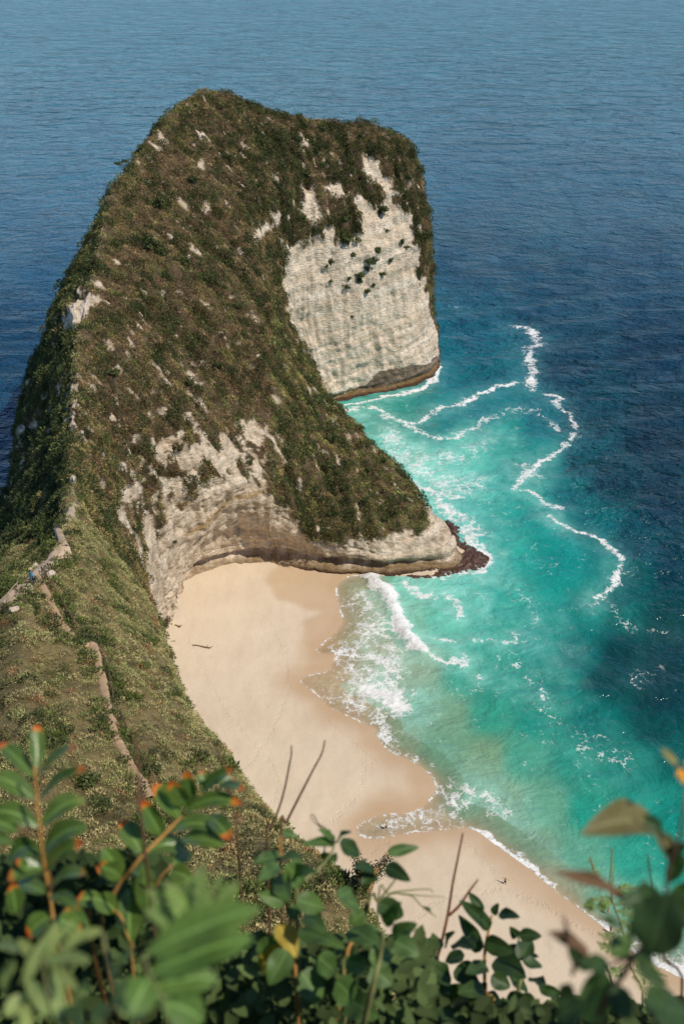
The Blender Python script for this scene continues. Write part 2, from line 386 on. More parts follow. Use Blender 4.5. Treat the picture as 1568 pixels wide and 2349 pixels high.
# ------------------------------------------------------------------ beach and sea
EDGE = [(850,1322),(815,1320),(792,1325),(770,1350),(777,1396),(783,1428),(762,1455),(725,1490),(742,1500),(769,1500),(760,1522),(747,1538),(700,1550),(688,1562),(702,1577),(727,1595),(752,1621),(790,1640),(827,1658),(859,1670),(862,1684),(888,1721),(938,1744),(975,1768),(997,1799),(991,1824),(963,1852),(925,1866),(888,1866),(838,1882),(815,1905),(850,1925),(938,1912),(1025,1904),(1063,1898),(1100,1910),(1132,1936),(1169,1961),(1213,1993),(1263,2037),(1299,2066),(1390,2132),(1470,2197),(1568,2246),(1700,2310)]
edge_w = catmull(np.array([P(a, b, 0)[:2] for a, b in EDGE]), 6)
water_poly = np.concatenate([edge_w, [(110, 60), (400, 60), (400, 500), (-60, 500), (0, 262), (34, 226), (24, 216)]])
def shore(x, y):
    d = d_line(x, y, edge_w); ins = in_poly(x, y, water_poly)
    return np.where(ins, -d, d), ins
bx = np.arange(-60, 125, .45); by = np.arange(60, 235, .45)
X, Y = np.meshgrid(bx, by, indexing='ij'); x, y = X.ravel(), Y.ravel()
s, ins = shore(x, y)
p3 = np.stack([x, y, 0 * x], 1)
s_land = np.clip(s, 0, 60)
z = np.where(s > 0, .02 + .035 * s_land + .0008 * s_land ** 2 * .4, np.maximum(s * .09, -4))
z += np.where(s > 0, 1, 0) * sstep(0, 10, s) * (.12 * fbm(p3, 9, 3) + .03 * fbm(p3, 1.5, 3))
bz = (.02 + .035 * s_land)
me = mesh_np('beach', np.stack([x, y, z], 1), grid_faces(len(bx), len(by), flip=True))
px_, py_ = proj(np.stack([x, y, z], 1))
wet = 1 - sstep(0.0, 8.0 + 4 * fbm(p3, 18, 2), s + 2.0 * fbm(p3 + 9, 7, 3))
WETP = [(640,1290),(800,1300),(800,1440),(745,1470),(690,1470),(700,1420),(730,1400),(640,1370),(610,1330)]
wet = np.maximum(wet, .75 * in_poly(px_ + 12 * fbm(p3, 8, 2), py_ + 12 * fbm(p3 + 3, 8, 2), WETP))
WETP2 = [(770,1890),(850,1840),(960,1845),(860,1930),(800,1925)]
wet = np.maximum(wet, .6 * in_poly(px_, py_, WETP2))
k = len(by)
def blur2(a, n=2):
    a = a.reshape(len(bx), len(by)).copy()
    for _ in range(n):
        b = np.pad(a, 1, mode='edge'); a = (b[1:-1, 1:-1] * 2 + b[2:, 1:-1] + b[:-2, 1:-1] + b[1:-1, 2:] + b[1:-1, :-2]) / 6
    return a.ravel()
vval(me, 'wet', np.clip(blur2(wet, 6), 0, 1))
track = np.zeros(len(x)); jw = np.stack([fbm(p3 + 21, 5, 2), fbm(p3 + 71, 5, 2)], 1) * .9
for line, hw, a in [([(560,1760),(610,1700),(640,1640),(660,1560),(650,1480),(600,1400)], .45, .8), ([(700,1960),(760,1880),(830,1800),(850,1740),(800,1680),(740,1640)], .5, .7), ([(620,1880),(640,1800),(600,1720),(520,1640),(470,1540),(430,1460)], .45, .7), ([(900,2150),(1000,2060),(1157,2028),(1250,2080),(1395,2140)], .5, .9), ([(930,2000),(885,1915),(850,1960),(800,2010)], .45, .8), ([(1157,2028),(1100,1960),(1060,1920)], .4, .6), ([(500,1700),(560,1600),(600,1500),(590,1400)], 1.4, .35)]:
    track = np.maximum(track, a * np.exp(-(d_line(x + jw[:, 0], y + jw[:, 1], np.array([P(q, r, 1.2)[:2] for q, r in line])) / hw) ** 2))
vval(me, 'track', track)
M = Mat('beach_sand'); M.b.inputs['Specular IOR Level'].default_value = .25
wt = M.attr('wet').outputs['Fac']
f1 = M.noise(.09, 5, .55); f2 = M.noise(3.5, 5, .6); f3 = M.noise(.5, 4, .6, stretch=(1, .35, 1, .6))
dry = M.mix(f1, (.63, .505, .36), (.73, .61, .45))
dry = M.mix(.3, dry, M.ramp(f2, [(.3, .72), (.55, 1.0), (.8, 1.1)]), 'MULTIPLY')
tk = M.math('MULTIPLY', M.attr('track').outputs['Fac'], M.ramp(M.noise(1.7, 2, .5), [(.46, 0), (.56, 1)]))
dry = M.mix(.35, dry, M.ramp(f3, [(.3, .8), (.6, 1.0)]), 'MULTIPLY')
wetc = M.mix(f1, (.50, .345, .20), (.57, .41, .265))
M.l(M.mix(wt, dry, wetc), M.b.inputs['Base Color'])
M.l(M.ramp(wt, [(0, .9), (1, .42)]), M.b.inputs['Roughness'])
dim = M.noise(2.2, 3, .5); bn = M.bump(dim, .35, .12); bn = M.bump(f2, .4, .05, bn); bn = M.bump(M.math('SUBTRACT', 1.0, tk), .5, .2, bn); M.l(bn, M.b.inputs['Normal'])
beach = link('beach', me, M.m); tag(beach, kind='structure')

# sea: fine cells over the bay, growing outwards to the horizon
def axis(a, b, h, lo, hi, g=1.16):
    c = list(np.arange(a, b + h / 2, h)); s_ = h; v = c[-1]
    while v < hi: s_ *= g; v += s_; c.append(v)
    s_ = h; v = a; pre = []
    while v > lo: s_ *= g; v -= s_; pre.append(v)
    return np.array(pre[::-1] + c)
sx = axis(-45, 165, .5, -14000, 14000); sy = axis(62, 400, .5, -400, 32000)
X, Y = np.meshgrid(sx, sy, indexing='ij'); x, y = X.ravel(), Y.ravel(); p3 = np.stack([x, y, 0 * x], 1)
s, ins = shore(x, y)
s = np.where((x > 130) | (y > 330) | (x < -48), np.minimum(-np.abs(s), -60), s)
bay = (x > -60) & (x < 200) & (y > 55) & (y < 420)
px_, py_ = proj(p3)
# water colours: (place in the photograph, displayed colour, distance haze included)
WC = [(60,60,96,150,172),(780,30,96,146,168),(1500,40,104,150,170),(300,160,72,128,156),(1000,160,62,112,142),(1500,200,64,112,142),
 (150,350,50,100,130),(80,560,26,80,112),(60,800,16,62,92),(1100,400,36,86,114),(1450,420,38,84,110),(1100,600,20,70,94),(1450,620,22,68,92),
 (1080,760,10,84,104),(1250,700,14,66,88),(1500,800,10,52,74),(1020,830,8,98,112),(1120,860,8,92,106),(1300,850,8,60,80),(1500,1000,6,46,64),
 (800,945,40,150,140),(900,960,20,136,130),(1000,960,14,116,120),(1120,940,14,110,118),(1240,960,14,96,108),(1340,960,6,64,80),
 (880,1020,70,180,166),(960,1080,118,206,192),(1060,1050,96,198,184),(1150,1000,24,150,142),(1240,1050,18,130,128),(1330,1050,6,76,88),
 (1000,1120,110,204,190),(1100,1120,60,178,168),(1200,1120,20,150,142),(1300,1140,10,96,104),(1400,1100,4,58,72),(1520,1150,4,46,62),
 (1050,1180,70,180,170),(1150,1200,30,158,150),(1250,1190,24,146,142),(1350,1200,8,96,102),(1450,1250,4,64,76),(1540,1300,3,50,62),
 (1180,1290,36,164,154),(1300,1280,22,146,142),(1390,1300,14,122,120),(1450,1330,6,80,84),
 (950,1340,118,202,184),(1050,1340,84,192,176),(1150,1380,40,166,154),(1250,1380,22,152,144),(1350,1380,18,134,128),(1430,1400,8,92,90),(1520,1420,2,58,60),
 (930,1430,120,186,160),(1020,1430,92,188,168),(1120,1460,56,170,154),(1230,1470,22,146,138),(1330,1500,10,100,100),(1420,1500,4,56,62),(1530,1520,3,52,60),
 (850,1400,172,176,150),(820,1480,176,178,152),(880,1500,178,176,148),(960,1530,146,172,144),(1060,1550,60,162,142),(1150,1560,30,150,136),(1270,1570,16,128,120),(1390,1560,3,62,66),(1520,1600,3,50,58),
 (900,1600,160,176,150),(960,1620,112,162,134),(1030,1640,116,160,130),(1120,1640,52,154,134),(1230,1650,14,140,126),(1360,1650,8,108,104),(1500,1660,4,66,68),
 (920,1700,140,168,140),(1000,1720,112,164,138),(1110,1740,124,164,132),(1200,1740,70,158,136),(1320,1750,14,142,126),(1450,1760,8,122,112),(1550,1740,4,84,82),
 (1060,1840,120,168,142),(1160,1840,128,170,142),(1250,1850,100,166,142),(1350,1860,30,150,132),(1480,1880,14,142,128),(1550,1860,14,138,126),
 (1100,1900,138,172,148),(1220,1940,130,172,148),(1330,1960,98,172,150),(1450,1980,50,162,144),(1550,2000,40,158,142),
 (1280,2030,164,180,156),(1400,2060,120,178,156),(1500,2060,92,176,156),(1500,2180,150,184,162),(1568,2200,140,180,160),
 (900,1890,190,182,156),(1000,1890,196,186,160),(760,1580,198,182,152),(800,1610,196,184,154),(740,1480,196,176,140)]
wc_xy = np.array([P(a, b, 0)[:2] for a, b, *_ in WC]); wc_c = np.array([S(*c) for _, _, *c in WC])
wc_uv = np.array([(a, b) for a, b, *_ in WC], float)
colw = np.empty((len(x), 3))
for i0 in range(0, len(x), 40000):
    sl_ = slice(i0, i0 + 40000)
    ux = np.clip(px_[sl_], -200, 1800); uy = np.clip(py_[sl_], -60, 2400)
    d2 = (ux[:, None] - wc_uv[:, 0]) ** 2 + (uy[:, None] - wc_uv[:, 1]) ** 2
    sig = 46 + .000 * uy[:, None]
    wgt = 1 / (d2 + 420) ** 2.2
    colw[sl_] = (wgt @ wc_c) / wgt.sum(1)[:, None]
far = sstep(420, 1500, np.hypot(x, y))
lumw = sstep(.06, .3, colw[:, 1])[:, None]
colw = np.maximum(colw * (1.08 * (1 - lumw) * np.array((.8, 1.06, .98)) + .95 * lumw * np.array((1, .97, .88))), .002)
far_haze = np.array((.025, .20, .265))  # haze and sky sheen on far water, painted into its colour by distance
colw = colw * (1 - far[:, None]) + far_haze * far[:, None]
# foam: strokes along crests, lace and surge
FOAM = [  # (line, half width m, strength)
 ([(850,1322),(880,1352),(900,1395),(925,1445),(950,1480),(968,1495)], 2.6, 1.6),
 ([(968,1495),(1000,1512),(1040,1522),(1068,1525)], .8, .9), ([(1040,1515),(1068,1525),(1060,1508)], 1.6, .8),
 ([(880,912),(930,902),(975,888),(1000,862),(1000,838)], 1.8, 1.2), ([(760,932),(820,926),(880,912)], .8, .9),
 ([(985,1120),(1015,1160),(1045,1200),(1075,1235),(1110,1262),(1122,1285),(1095,1310),(1040,1318),(990,1322)], 2.0, 1.0),
 ([(1020,1165),(1060,1190),(1090,1225)], 5, .55),
 ([(780,945),(850,935),(900,960),(960,970),(1000,940),(1040,930),(1080,915),(1130,892),(1185,880)], 2.2, .85),
 ([(930,975),(980,1000),(1030,1003),(1080,985),(1120,960)], 2.2, .6),
 ([(1180,750),(1210,755),(1235,790),(1210,800),(1215,825),(1220,860),(1215,890)], 3.2, .8),
 ([(1250,905),(1285,915),(1270,925),(1300,945),(1315,975),(1315,1000),(1285,1030),(1240,1060),(1215,1085),(1190,1105),(1180,1125)], 1.7, .8),
 ([(1205,1070),(1225,1095)], 5, .6),
 ([(1180,1125),(1215,1130),(1250,1155),(1290,1165)], 1.6, .7),
 ([(1258,1185),(1300,1210),(1350,1225),(1385,1245)], 1.3, .95),
 ([(1385,1245),(1410,1265),(1422,1295),(1410,1335),(1385,1365),(1360,1385)], 1.5, .75),
 ([(940,1335),(965,1370),(1010,1370),(1050,1385),(1055,1415)], 2.2, .65),
 ([(1000,1465),(1040,1470)], .7, .9), ([(1085,1470),(1140,1472),(1180,1478),(1185,1455)], 1.2, .7),
 ([(1100,1550),(1108,1556)], .7, .8),
 ([(1000,520),(1060,522),(1120,530),(1180,532)], .9, .75), ([(1400,590),(1460,598),(1568,615)], 1.0, .6),
 ([(985,600),(1000,640),(1000,680),(1060,712)], 1.6, .55), ([(1000,680),(1040,690)], 1.2, .7),
 ([(880,1000),(950,1060),(1040,1120),(1080,1110)], 9, .42), ([(1000,1060),(1090,1030)], 9, .36), ([(940,1110),(1000,1130),(1060,1140)], 3.5, .6),
 ([(1120,960),(1180,940),(1240,950),(1280,990)], 3, .4),
 ([(1180,1360),(1220,1400),(1215,1440)], 3, .24), ([(1240,1580),(1260,1640),(1300,1670),(1380,1690)], 3, .24), ([(1160,1500),(1230,1560)], 3, .22),
 ([(1400,1390),(1440,1440),(1530,1450)], 2.2, .3), ([(1450,1570),(1510,1530)], 3, .24), ([(1330,1720),(1420,1740)], 5, .28),
 ([(1040,1800),(1080,1810),(1120,1830),(1150,1855)], 3.2, .62), ([(1030,1850),(1080,1840)], 3.5, .6), ([(1130,1868),(1150,1872)], 1.6, .7),
 ([(1010,1800),(1030,1860),(1060,1890)], 1.6, .75),
 ([(850,1430),(820,1470),(800,1520),(830,1560),(880,1580)], 7, .55), ([(790,1380),(830,1370),(850,1420)], 6, .42), ([(880,1470),(900,1540),(880,1600)], 5, .5),
 ([(850,1585),(900,1600),(915,1620)], 4.2, 1.3), ([(800,1600),(860,1640),(890,1690)], 4.2, .62), ([(780,1500),(830,1500),(870,1520)], 4, .75), ([(740,1575),(800,1620)], 4, .42),
 ([(870,1690),(920,1725),(965,1752)], 2.4, .66),
 ([(900,1888),(960,1876),(1020,1860)], 3.4, .55), ([(830,1910),(930,1895),(1020,1890)], 3.4, .4),
 ([(1095,1908),(1135,1932),(1180,1962),(1225,1995),(1270,2032)], 1.2, 1.25), ([(1180,1945),(1210,1975)], 1.8, .6),
 ([(1380,2120),(1470,2192),(1568,2236),(1660,2280)], 1.8, 1.0), ([(1440,2165),(1568,2215)], 3, .5),
]
milk = np.zeros(len(x)); foam = np.zeros(len(x)); bi = np.where(bay)[0]; bxx, byy = x[bi], y[bi]
fw = np.stack([fbm(p3[bi], 5, 3), fbm(p3[bi] + 40, 5, 3)], 1)
fw2 = np.stack([fbm(p3[bi] + 3, 1.3, 2), fbm(p3[bi] + 43, 1.3, 2)], 1); fb = np.zeros(len(bi)); mk = np.zeros(len(bi)); patch = fbm(p3[bi] + 77, 7, 4)
for line, hw, a in FOAM:
    L = np.array([P(q, r, 0)[:2] for q, r in line]); L = catmull(L, 5)
    wq = min(1.6, hw * .8)
    d = d_line(bxx + fw[:, 0] * wq + fw2[:, 0] * .5, byy + fw[:, 1] * wq + fw2[:, 1] * .5, L)
    pa = 1 if a > 1.1 else np.clip(.92 + .75 * patch, .4, 1.3)
    mk = np.maximum(mk, min(a, 1) * np.exp(-(d / (hw * 1.8 + 2.2)) ** 2) * (.2 + .8 * sstep(.10, .30, colw[bi, 1])))
    fb = np.maximum(fb, a * pa * (.86 if a < 1.5 else 1) * np.exp(-(d / (hw * .63)) ** 2))
swash = np.exp(-(np.abs(s[bi]) / .55) ** 2) * (.6 + .5 * fbm(p3[bi], 6, 2)) * ins[bi]
fb = np.maximum(fb, np.clip(swash, 0, 1))
fb = np.maximum(fb, (.02 + .11 * patch + .07 * fbm(p3[bi] + 8, 2.5, 3)) * sstep(.05, .25, colw[bi, 1]) * (s[bi] < -4))
foam[bi] = fb
SURGE = [([(880,1000),(940,1050),(1000,1090),(1060,1110)], 9, .75), ([(930,1110),(1000,1125),(1080,1100)], 7, .6), ([(1000,1060),(1080,1020),(1120,1000)], 8, .45), ([(1040,1180),(1110,1200)], 6, .4),
 ([(930,1345),(1000,1350),(1080,1400)], 8, .5), ([(1000,1440),(1090,1440)], 6, .3), ([(1080,1290),(1130,1330)], 6, .4), ([(800,940),(880,985)], 5, .45), ([(1080,1520),(1180,1560),(1240,1600)], 7, .22), ([(1230,1420),(1260,1520)], 8, .22), ([(1060,1800),(1150,1850)], 6, .4)]
for line, hw, a in SURGE:
    d = d_line(bxx + fw[:, 0] * 3, byy + fw[:, 1] * 3, np.array([P(q, r, 0)[:2] for q, r in line]))
    mk = np.maximum(mk, a * (1 + .5 * patch) * np.exp(-(d / hw) ** 2) / .55)
milk[bi] = np.clip(mk * .55 * (.85 + .5 * fbm(p3[bi] + 5, 4, 3)), 0, .85) * (s[bi] < -6)
colw = colw * (1 - milk[:, None]) + np.array((.36, .72, .62)) * milk[:, None]
# thin water over the sand lets it show
alpha = np.where(ins | ~bay, 1 - .9 * np.exp(np.minimum(s, 0) / 3.0) * (s > -14), 0)
alpha = np.where(~ins & ~((x > -45) & (x < 120) & (y < 235) & (y > 40)), 1, alpha)
alpha = np.where((s > 0.0) & (x > -45) & (x < 120) & (y < 235) & (y > 40), 0, alpha)
# surface: swell, breaker ridge
z = np.zeros(len(x))
wv = .22 * np.sin((y * .94 - x * .34 + 3 * fbm(p3, 40, 2)) * .28) + .25 * fbm(p3 * np.array((.5, 1, 1)), 7, 3)
z += wv * sstep(4, 40, -s) * (np.hypot(x, y) < 700) * (np.hypot(x, y) > 100)
L = catmull(np.array([P(q, r, 0)[:2] for q, r in FOAM[0][0]]), 5)
z[bi] += 1.1 * np.exp(-(d_line(bxx, byy, L) / 2.2) ** 2) + .35 * np.clip(fb, 0, 1) * np.abs(fbm(p3[bi], 1.6, 3)) * sstep(1, 4, -s[bi])
z += .012
keep_q = grid_faces(len(sx), len(sy), flip=True)
dry_v = (alpha <= 0.001)
kq = ~(dry_v[keep_q].all(1))
keep_q = keep_q[kq]
me = mesh_np('sea', np.stack([x, y, z], 1), keep_q)
vcol(me, 'tint', np.clip(colw, 0, 1)); vval(me, 'foam', foam); vval(me, 'offing', sstep(380, 1000, np.hypot(x, y))); vval(me, 'cover', np.clip(alpha, 0, 1)); vval(me, 'calm', np.clip(np.maximum(np.maximum(1 - sstep(3, 40, -s), .95 * sstep(.035, .22, colw[:, 1] * bay)), .8 * (1 - sstep(200, 330, np.hypot(x, y)))), 0, .88))
M = Mat('sea_water'); M.b.inputs['IOR'].default_value = 1.333; M.b.inputs['Specular IOR Level'].default_value = .36
tint = M.attr('tint').outputs['Color']; fo = M.attr('foam').outputs['Fac']; cov = M.attr('cover').outputs['Fac']; calm = M.attr('calm').outputs['Fac']
w1 = M.noise(.16, 4, .55, dist=.5, stretch=(.7, 1, 1, -.3)); w2 = M.noise(.75, 3, .5, dist=.3, stretch=(.7, 1, 1, -.1)); w3 = M.noise(.035, 3, .5, stretch=(.5, 1, 1, -.3))
lace1 = M.noise(.75, 7, .7, dist=1.2, stretch=(.8, 1, 1, .5)); lace2 = M.noise(2.4, 5, .65, dist=.8)
ridge = M.math('SUBTRACT', 1.0, M.math('MULTIPLY', M.math('ABSOLUTE', M.math('SUBTRACT', lace1, .5)), 7.5))
ridge2 = M.math('SUBTRACT', 1.0, M.math('MULTIPLY', M.math('ABSOLUTE', M.math('SUBTRACT', lace2, .5)), 6.0))
lc = M.math('MAXIMUM', ridge, M.math('MULTIPLY', ridge2, .85))
def cells(scale):
    wv_ = M.n('TexNoise'); wv_.inputs['Scale'].default_value = scale * .9; wv_.inputs['Detail'].default_value = 4; M.l(M.pos(), wv_.inputs['Vector'])
    ad = M.n('VectorMath', operation='MULTIPLY_ADD'); M.l(wv_.outputs['Color'], ad.inputs[0]); ad.inputs[1].default_value = (1.5 / scale,) * 3; M.l(M.pos(), ad.inputs[2])
    vo = M.n('TexVoronoi', feature='DISTANCE_TO_EDGE'); vo.inputs['Scale'].default_value = scale; M.l(ad.outputs[0], vo.inputs['Vector']); return vo.outputs['Distance']
vd = M.math('ADD', M.math('MULTIPLY', cells(.42), .62), M.math('MULTIPLY', cells(1.15), .5))
nz = M.math('MULTIPLY', M.math('SUBTRACT', M.noise(.5, 6, .7), .5), .75)
fmask = M.ramp(M.math('ADD', M.math('SUBTRACT', M.math('MULTIPLY', fo, .42), vd), nz), [(.0, 0), (.05, .6), (.2, 1)])
fmask = M.math('MAXIMUM', fmask, M.math('MULTIPLY', M.ramp(M.math('ADD', fo, nz), [(.25, 0), (1.0, 1)]), .42))
fmask = M.math('MULTIPLY', fmask, M.math('MULTIPLY', fo, 5.0, True))
vary = M.ramp(w3, [(.3, .8), (.7, 1.18)])
wc = M.mix(M.math('SUBTRACT', 1.0, calm), tint, M.mix(1, tint, vary, 'MULTIPLY'))
wc = M.mix(.5, wc, M.mix(1, wc, M.ramp(w1, [(.3, .8), (.7, 1.2)]), 'MULTIPLY'))  # wave shading also painted into the colour: troughs darker, crests lighter
M.l(M.mix(fmask, wc, (.80, .80, .76)), M.b.inputs['Base Color'])
M.l(M.mix(fmask, (.15,) * 3, (.8,) * 3), M.b.inputs['Roughness'])
farw = M.attr('offing').outputs['Fac']
amp = M.math('ADD', .12, M.math('MULTIPLY', M.math('SUBTRACT', 1.0, calm), .88))
b1 = M.n('Bump'); M.l(w1, b1.inputs['Height']); M.l(amp, b1.inputs['Strength']); b1.inputs['Distance'].default_value = 10.0
b0 = M.n('Bump'); M.l(M.noise(.05, 3, .5, dist=.3, stretch=(.55, 1, 1, -.2)), b0.inputs['Height']); M.l(farw, b0.inputs['Strength']); b0.inputs['Distance'].default_value = 60.0; M.l(b0.outputs[0], b1.inputs['Normal'])
b2 = M.n('Bump'); M.l(w2, b2.inputs['Height']); M.l(amp, b2.inputs['Strength']); b2.inputs['Distance'].default_value = 1.8; M.l(b1.outputs[0], b2.inputs['Normal'])
M.l(b2.outputs[0], M.b.inputs['Normal'])
tr = M.n('BsdfTransparent'); ms = M.n('MixShader')
M.l(M.math('MAXIMUM', cov, M.math('MULTIPLY', fmask, M.math('MULTIPLY', cov, 20, True))), ms.inputs[0])
M.l(tr.outputs[0], ms.inputs[1]); M.l(M.b.outputs[0], ms.inputs[2]); M.l(ms.outputs[0], M.out.inputs['Surface'])
sea = link('sea', me, M.m); tag(sea, kind='structure')
# ------------------------------------------------------------------ plant cover: low scrub and grass nobody could count
def veg_mat(name, rough=.75):
    M = Mat(name, Roughness=rough); M.b.inputs['Specular IOR Level'].default_value = .12
    t = M.attr('tint').outputs['Color']
    c = M.mix(.6, t, M.ramp(M.noise(3.0, 4, .6), [(.3, .65), (.7, 1.3)]), 'MULTIPLY')
    M.l(c, M.b.inputs['Base Color'])
    tr = M.n('BsdfTranslucent'); M.l(c, tr.inputs[0]); ms = M.n('MixShader'); ms.inputs[0].default_value = .22
    M.l(M.b.outputs[0], ms.inputs[1]); M.l(tr.outputs[0], ms.inputs[2]); M.l(ms.outputs[0], M.out.inputs['Surface'])
    return M.m
VEG = veg_mat('scrub_leaves')
rng = np.random.RandomState(21)
def clump_templates(n_t, n_l, size, upright):
    """small tufts: leaf triangles on a low dome"""
    T = []
    for _ in range(n_t):
        th = rng.uniform(0, 2 * np.pi, n_l); r = np.sqrt(rng.uniform(0, 1, n_l)); h = np.sqrt(np.clip(1 - r * r, 0, 1)) * rng.uniform(.35, 1, n_l)
        c = np.stack([r * np.cos(th), r * np.sin(th), h], 1)
        d = c * np.array((1, 1, .8)) + np.array((0, 0, upright)) + rng.normal(0, .55, (n_l, 3)); d /= np.linalg.norm(d, axis=1)[:, None]
        sdir = np.cross(d, rng.normal(size=(n_l, 3))); sdir /= np.linalg.norm(sdir, axis=1)[:, None]
        L = size * rng.uniform(.7, 1.4, n_l)[:, None]; wd = L * rng.uniform(.3, .5, n_l)[:, None]
        v = np.stack([c - sdir * wd, c + sdir * wd, c + d * L * 1.5], 1)          # n_l,3,3
        T.append(v)
    return np.array(T)                                                           # n_t,n_l,3,3
def scatter(name, pts, nrm, rad, tint, T, jitter=.28):
    n = len(pts); ti = rng.randint(0, len(T), n); ang = rng.uniform(0, 2 * np.pi, n)
    up = nrm * .55 + np.array((0, 0, .75)); up /= np.linalg.norm(up, axis=1)[:, None]
    a = np.stack([np.cos(ang), np.sin(ang), 0 * ang], 1); a -= up * (a * up).sum(1)[:, None]; a /= np.linalg.norm(a, axis=1)[:, None]
    b = np.cross(up, a)
    V = T[ti]                                                                    # n,l,3,3
    V = V * rad[:, None, None, None]
    out_ = V[..., 0:1] * a[:, None, None] + V[..., 1:2] * b[:, None, None] + V[..., 2:3] * up[:, None, None] + pts[:, None, None]
    nl = T.shape[1]
    jit = 1 + rng.normal(0, jitter, (n, nl, 1)); jit = np.clip(jit, .4, 1.9)
    c = np.repeat(tint[:, None] * jit, 3, axis=1).reshape(-1, 3)
    v = out_.reshape(-1, 3)
    me = mesh_np(name, v, tris=np.arange(len(v)).reshape(-1, 3), smooth=False)
    vcol(me, 'tint', np.clip(c, .004, 1)); return me
def sample(n, weight):
    """random points on the headland; weight per face"""
    q = HQ; A = np.linalg.norm(np.cross(HVd[q[:, 2]] - HVd[q[:, 0]], HVd[q[:, 3]] - HVd[q[:, 1]]), axis=1) / 2
    wgt = A * weight; f = rng.choice(len(q), n, p=wgt / wgt.sum())
    u, v = rng.uniform(size=(2, n, 1))
    pt = (HVd[q[f, 0]] * (1 - u) + HVd[q[f, 1]] * u) * (1 - v) + (HVd[q[f, 3]] * (1 - u) + HVd[q[f, 2]] * u) * v
    return pt, HNd[q[f, 0]], f
fc = HVd[HQ].mean(1); fr = rock[HQ].mean(1); fz = fc[:, 2]; fcx, fcy = proj(fc)
fdist = np.linalg.norm(fc - np.array((0, 0, CAM_H)), axis=1)
facing = ((np.array((0, 0, CAM_H)) - fc) * HNd[HQ[:, 0]]).sum(1) > -.15 * fdist
PATHS = [
 [(85,1325),(110,1368),(135,1420),(165,1460)], [(165,1460),(190,1478),(215,1488)], [(215,1488),(226,1525),(237,1570),(248,1630),(262,1680),(282,1725),(305,1765),(322,1795),(345,1835)],
 [(-60,1440),(0,1392),(40,1358),(85,1322),(125,1283),(150,1258)], [(150,1258),(140,1235),(132,1218)],
]
dpath = np.full(len(fc), 1e9)
for q in PATHS: dpath = np.minimum(dpath, d_line(fcx, fcy, q))
onpath = (dpath < 9.2) & (fc[:, 1] > 45) & (fc[:, 1] < 125) & (fz > 80)
base_ok = (fr < .4) & (fz > 2.5) & ~onpath
def tones(pt, table, scale, seed):
    """patchy mix of plant colours"""
    k = len(table); f = np.stack([fbm(pt + 37 * seed + 11 * i, scale, 3) + .55 * rng.normal(size=len(pt)) * .6 for i in range(k)], 1)
    f += np.array([t[3] for t in table]); i = f.argmax(1)
    return np.array([t[:3] for t in table])[i]
BROWN, OLIVE, GREEN, DARK, STRAW, LIME = (.33,.23,.11), (.29,.245,.09), (.15,.18,.055), (.07,.088,.034), (.40,.31,.165), (.26,.28,.085)
# the head and the neck
wt_ = base_ok * (fc[:, 1] > 125) * np.where(facing, 1, .12)
pt, nr, f = sample(70000, wt_)
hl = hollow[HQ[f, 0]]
tint = tones(pt, [(*BROWN, .45), (*OLIVE, .4), (*GREEN, .05), (*DARK, -.05), (*STRAW, -.2)], 6, 1)
sel = (proj(pt)[0] > 620) & (pt[:, 1] < 275)                       # the spur is greener
tg = tones(pt, [(*OLIVE, .45), (*GREEN, .35), (*DARK, 0), (*LIME, .3), (*BROWN, .15)], 5, 2); tint[sel] = tg[sel] * 1.3
sel = (nr[:, 0] < -.25); tint[sel] = tones(pt, [(*DARK, .45), (*GREEN, .3), (*OLIVE, .1)], 5, 3)[sel]  # left flank: greener plants, its shade put into darker tints
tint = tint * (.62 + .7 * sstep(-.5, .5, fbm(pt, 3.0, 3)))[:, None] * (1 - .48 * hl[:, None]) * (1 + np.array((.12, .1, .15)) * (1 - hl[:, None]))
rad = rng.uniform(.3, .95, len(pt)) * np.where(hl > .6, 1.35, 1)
cr = d_line(*proj(pt), [(170,880),(200,690),(250,480),(310,390),(360,310),(420,255),(478,212)]) + rng.normal(0, 5, len(pt)); cs = (cr < 13) & (nr[:, 0] > -.3)
tint[cs] = tones(pt, [(*STRAW, .4), (*LIME, .3), (*OLIVE, .3)], 5, 9)[cs]
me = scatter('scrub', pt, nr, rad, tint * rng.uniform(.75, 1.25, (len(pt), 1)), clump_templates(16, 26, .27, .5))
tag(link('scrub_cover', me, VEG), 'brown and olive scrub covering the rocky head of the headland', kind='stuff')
# a few shrubs' worth of taller dark brush in drifts
dens = .3 + .9 * ((fcx > 560) & (fcy < 640) & (fc[:, 1] > 280)) + .5 * (sstep(.1, .5, fbm(fc + 400, 6, 3))) + 1.4 * hollow[HQ[:, 0]] * sstep(-.1, .4, fbm(fc + 200, 11, 3)) + .45 * ((fcx > 640) & (fc[:, 1] < 275))
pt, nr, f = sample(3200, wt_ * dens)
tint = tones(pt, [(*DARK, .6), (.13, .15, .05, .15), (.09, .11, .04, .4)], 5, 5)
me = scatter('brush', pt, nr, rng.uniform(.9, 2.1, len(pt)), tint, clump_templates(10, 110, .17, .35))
tag(link('brush_cover', me, VEG), 'dark green brush growing in drifts on the headland slopes', kind='stuff')
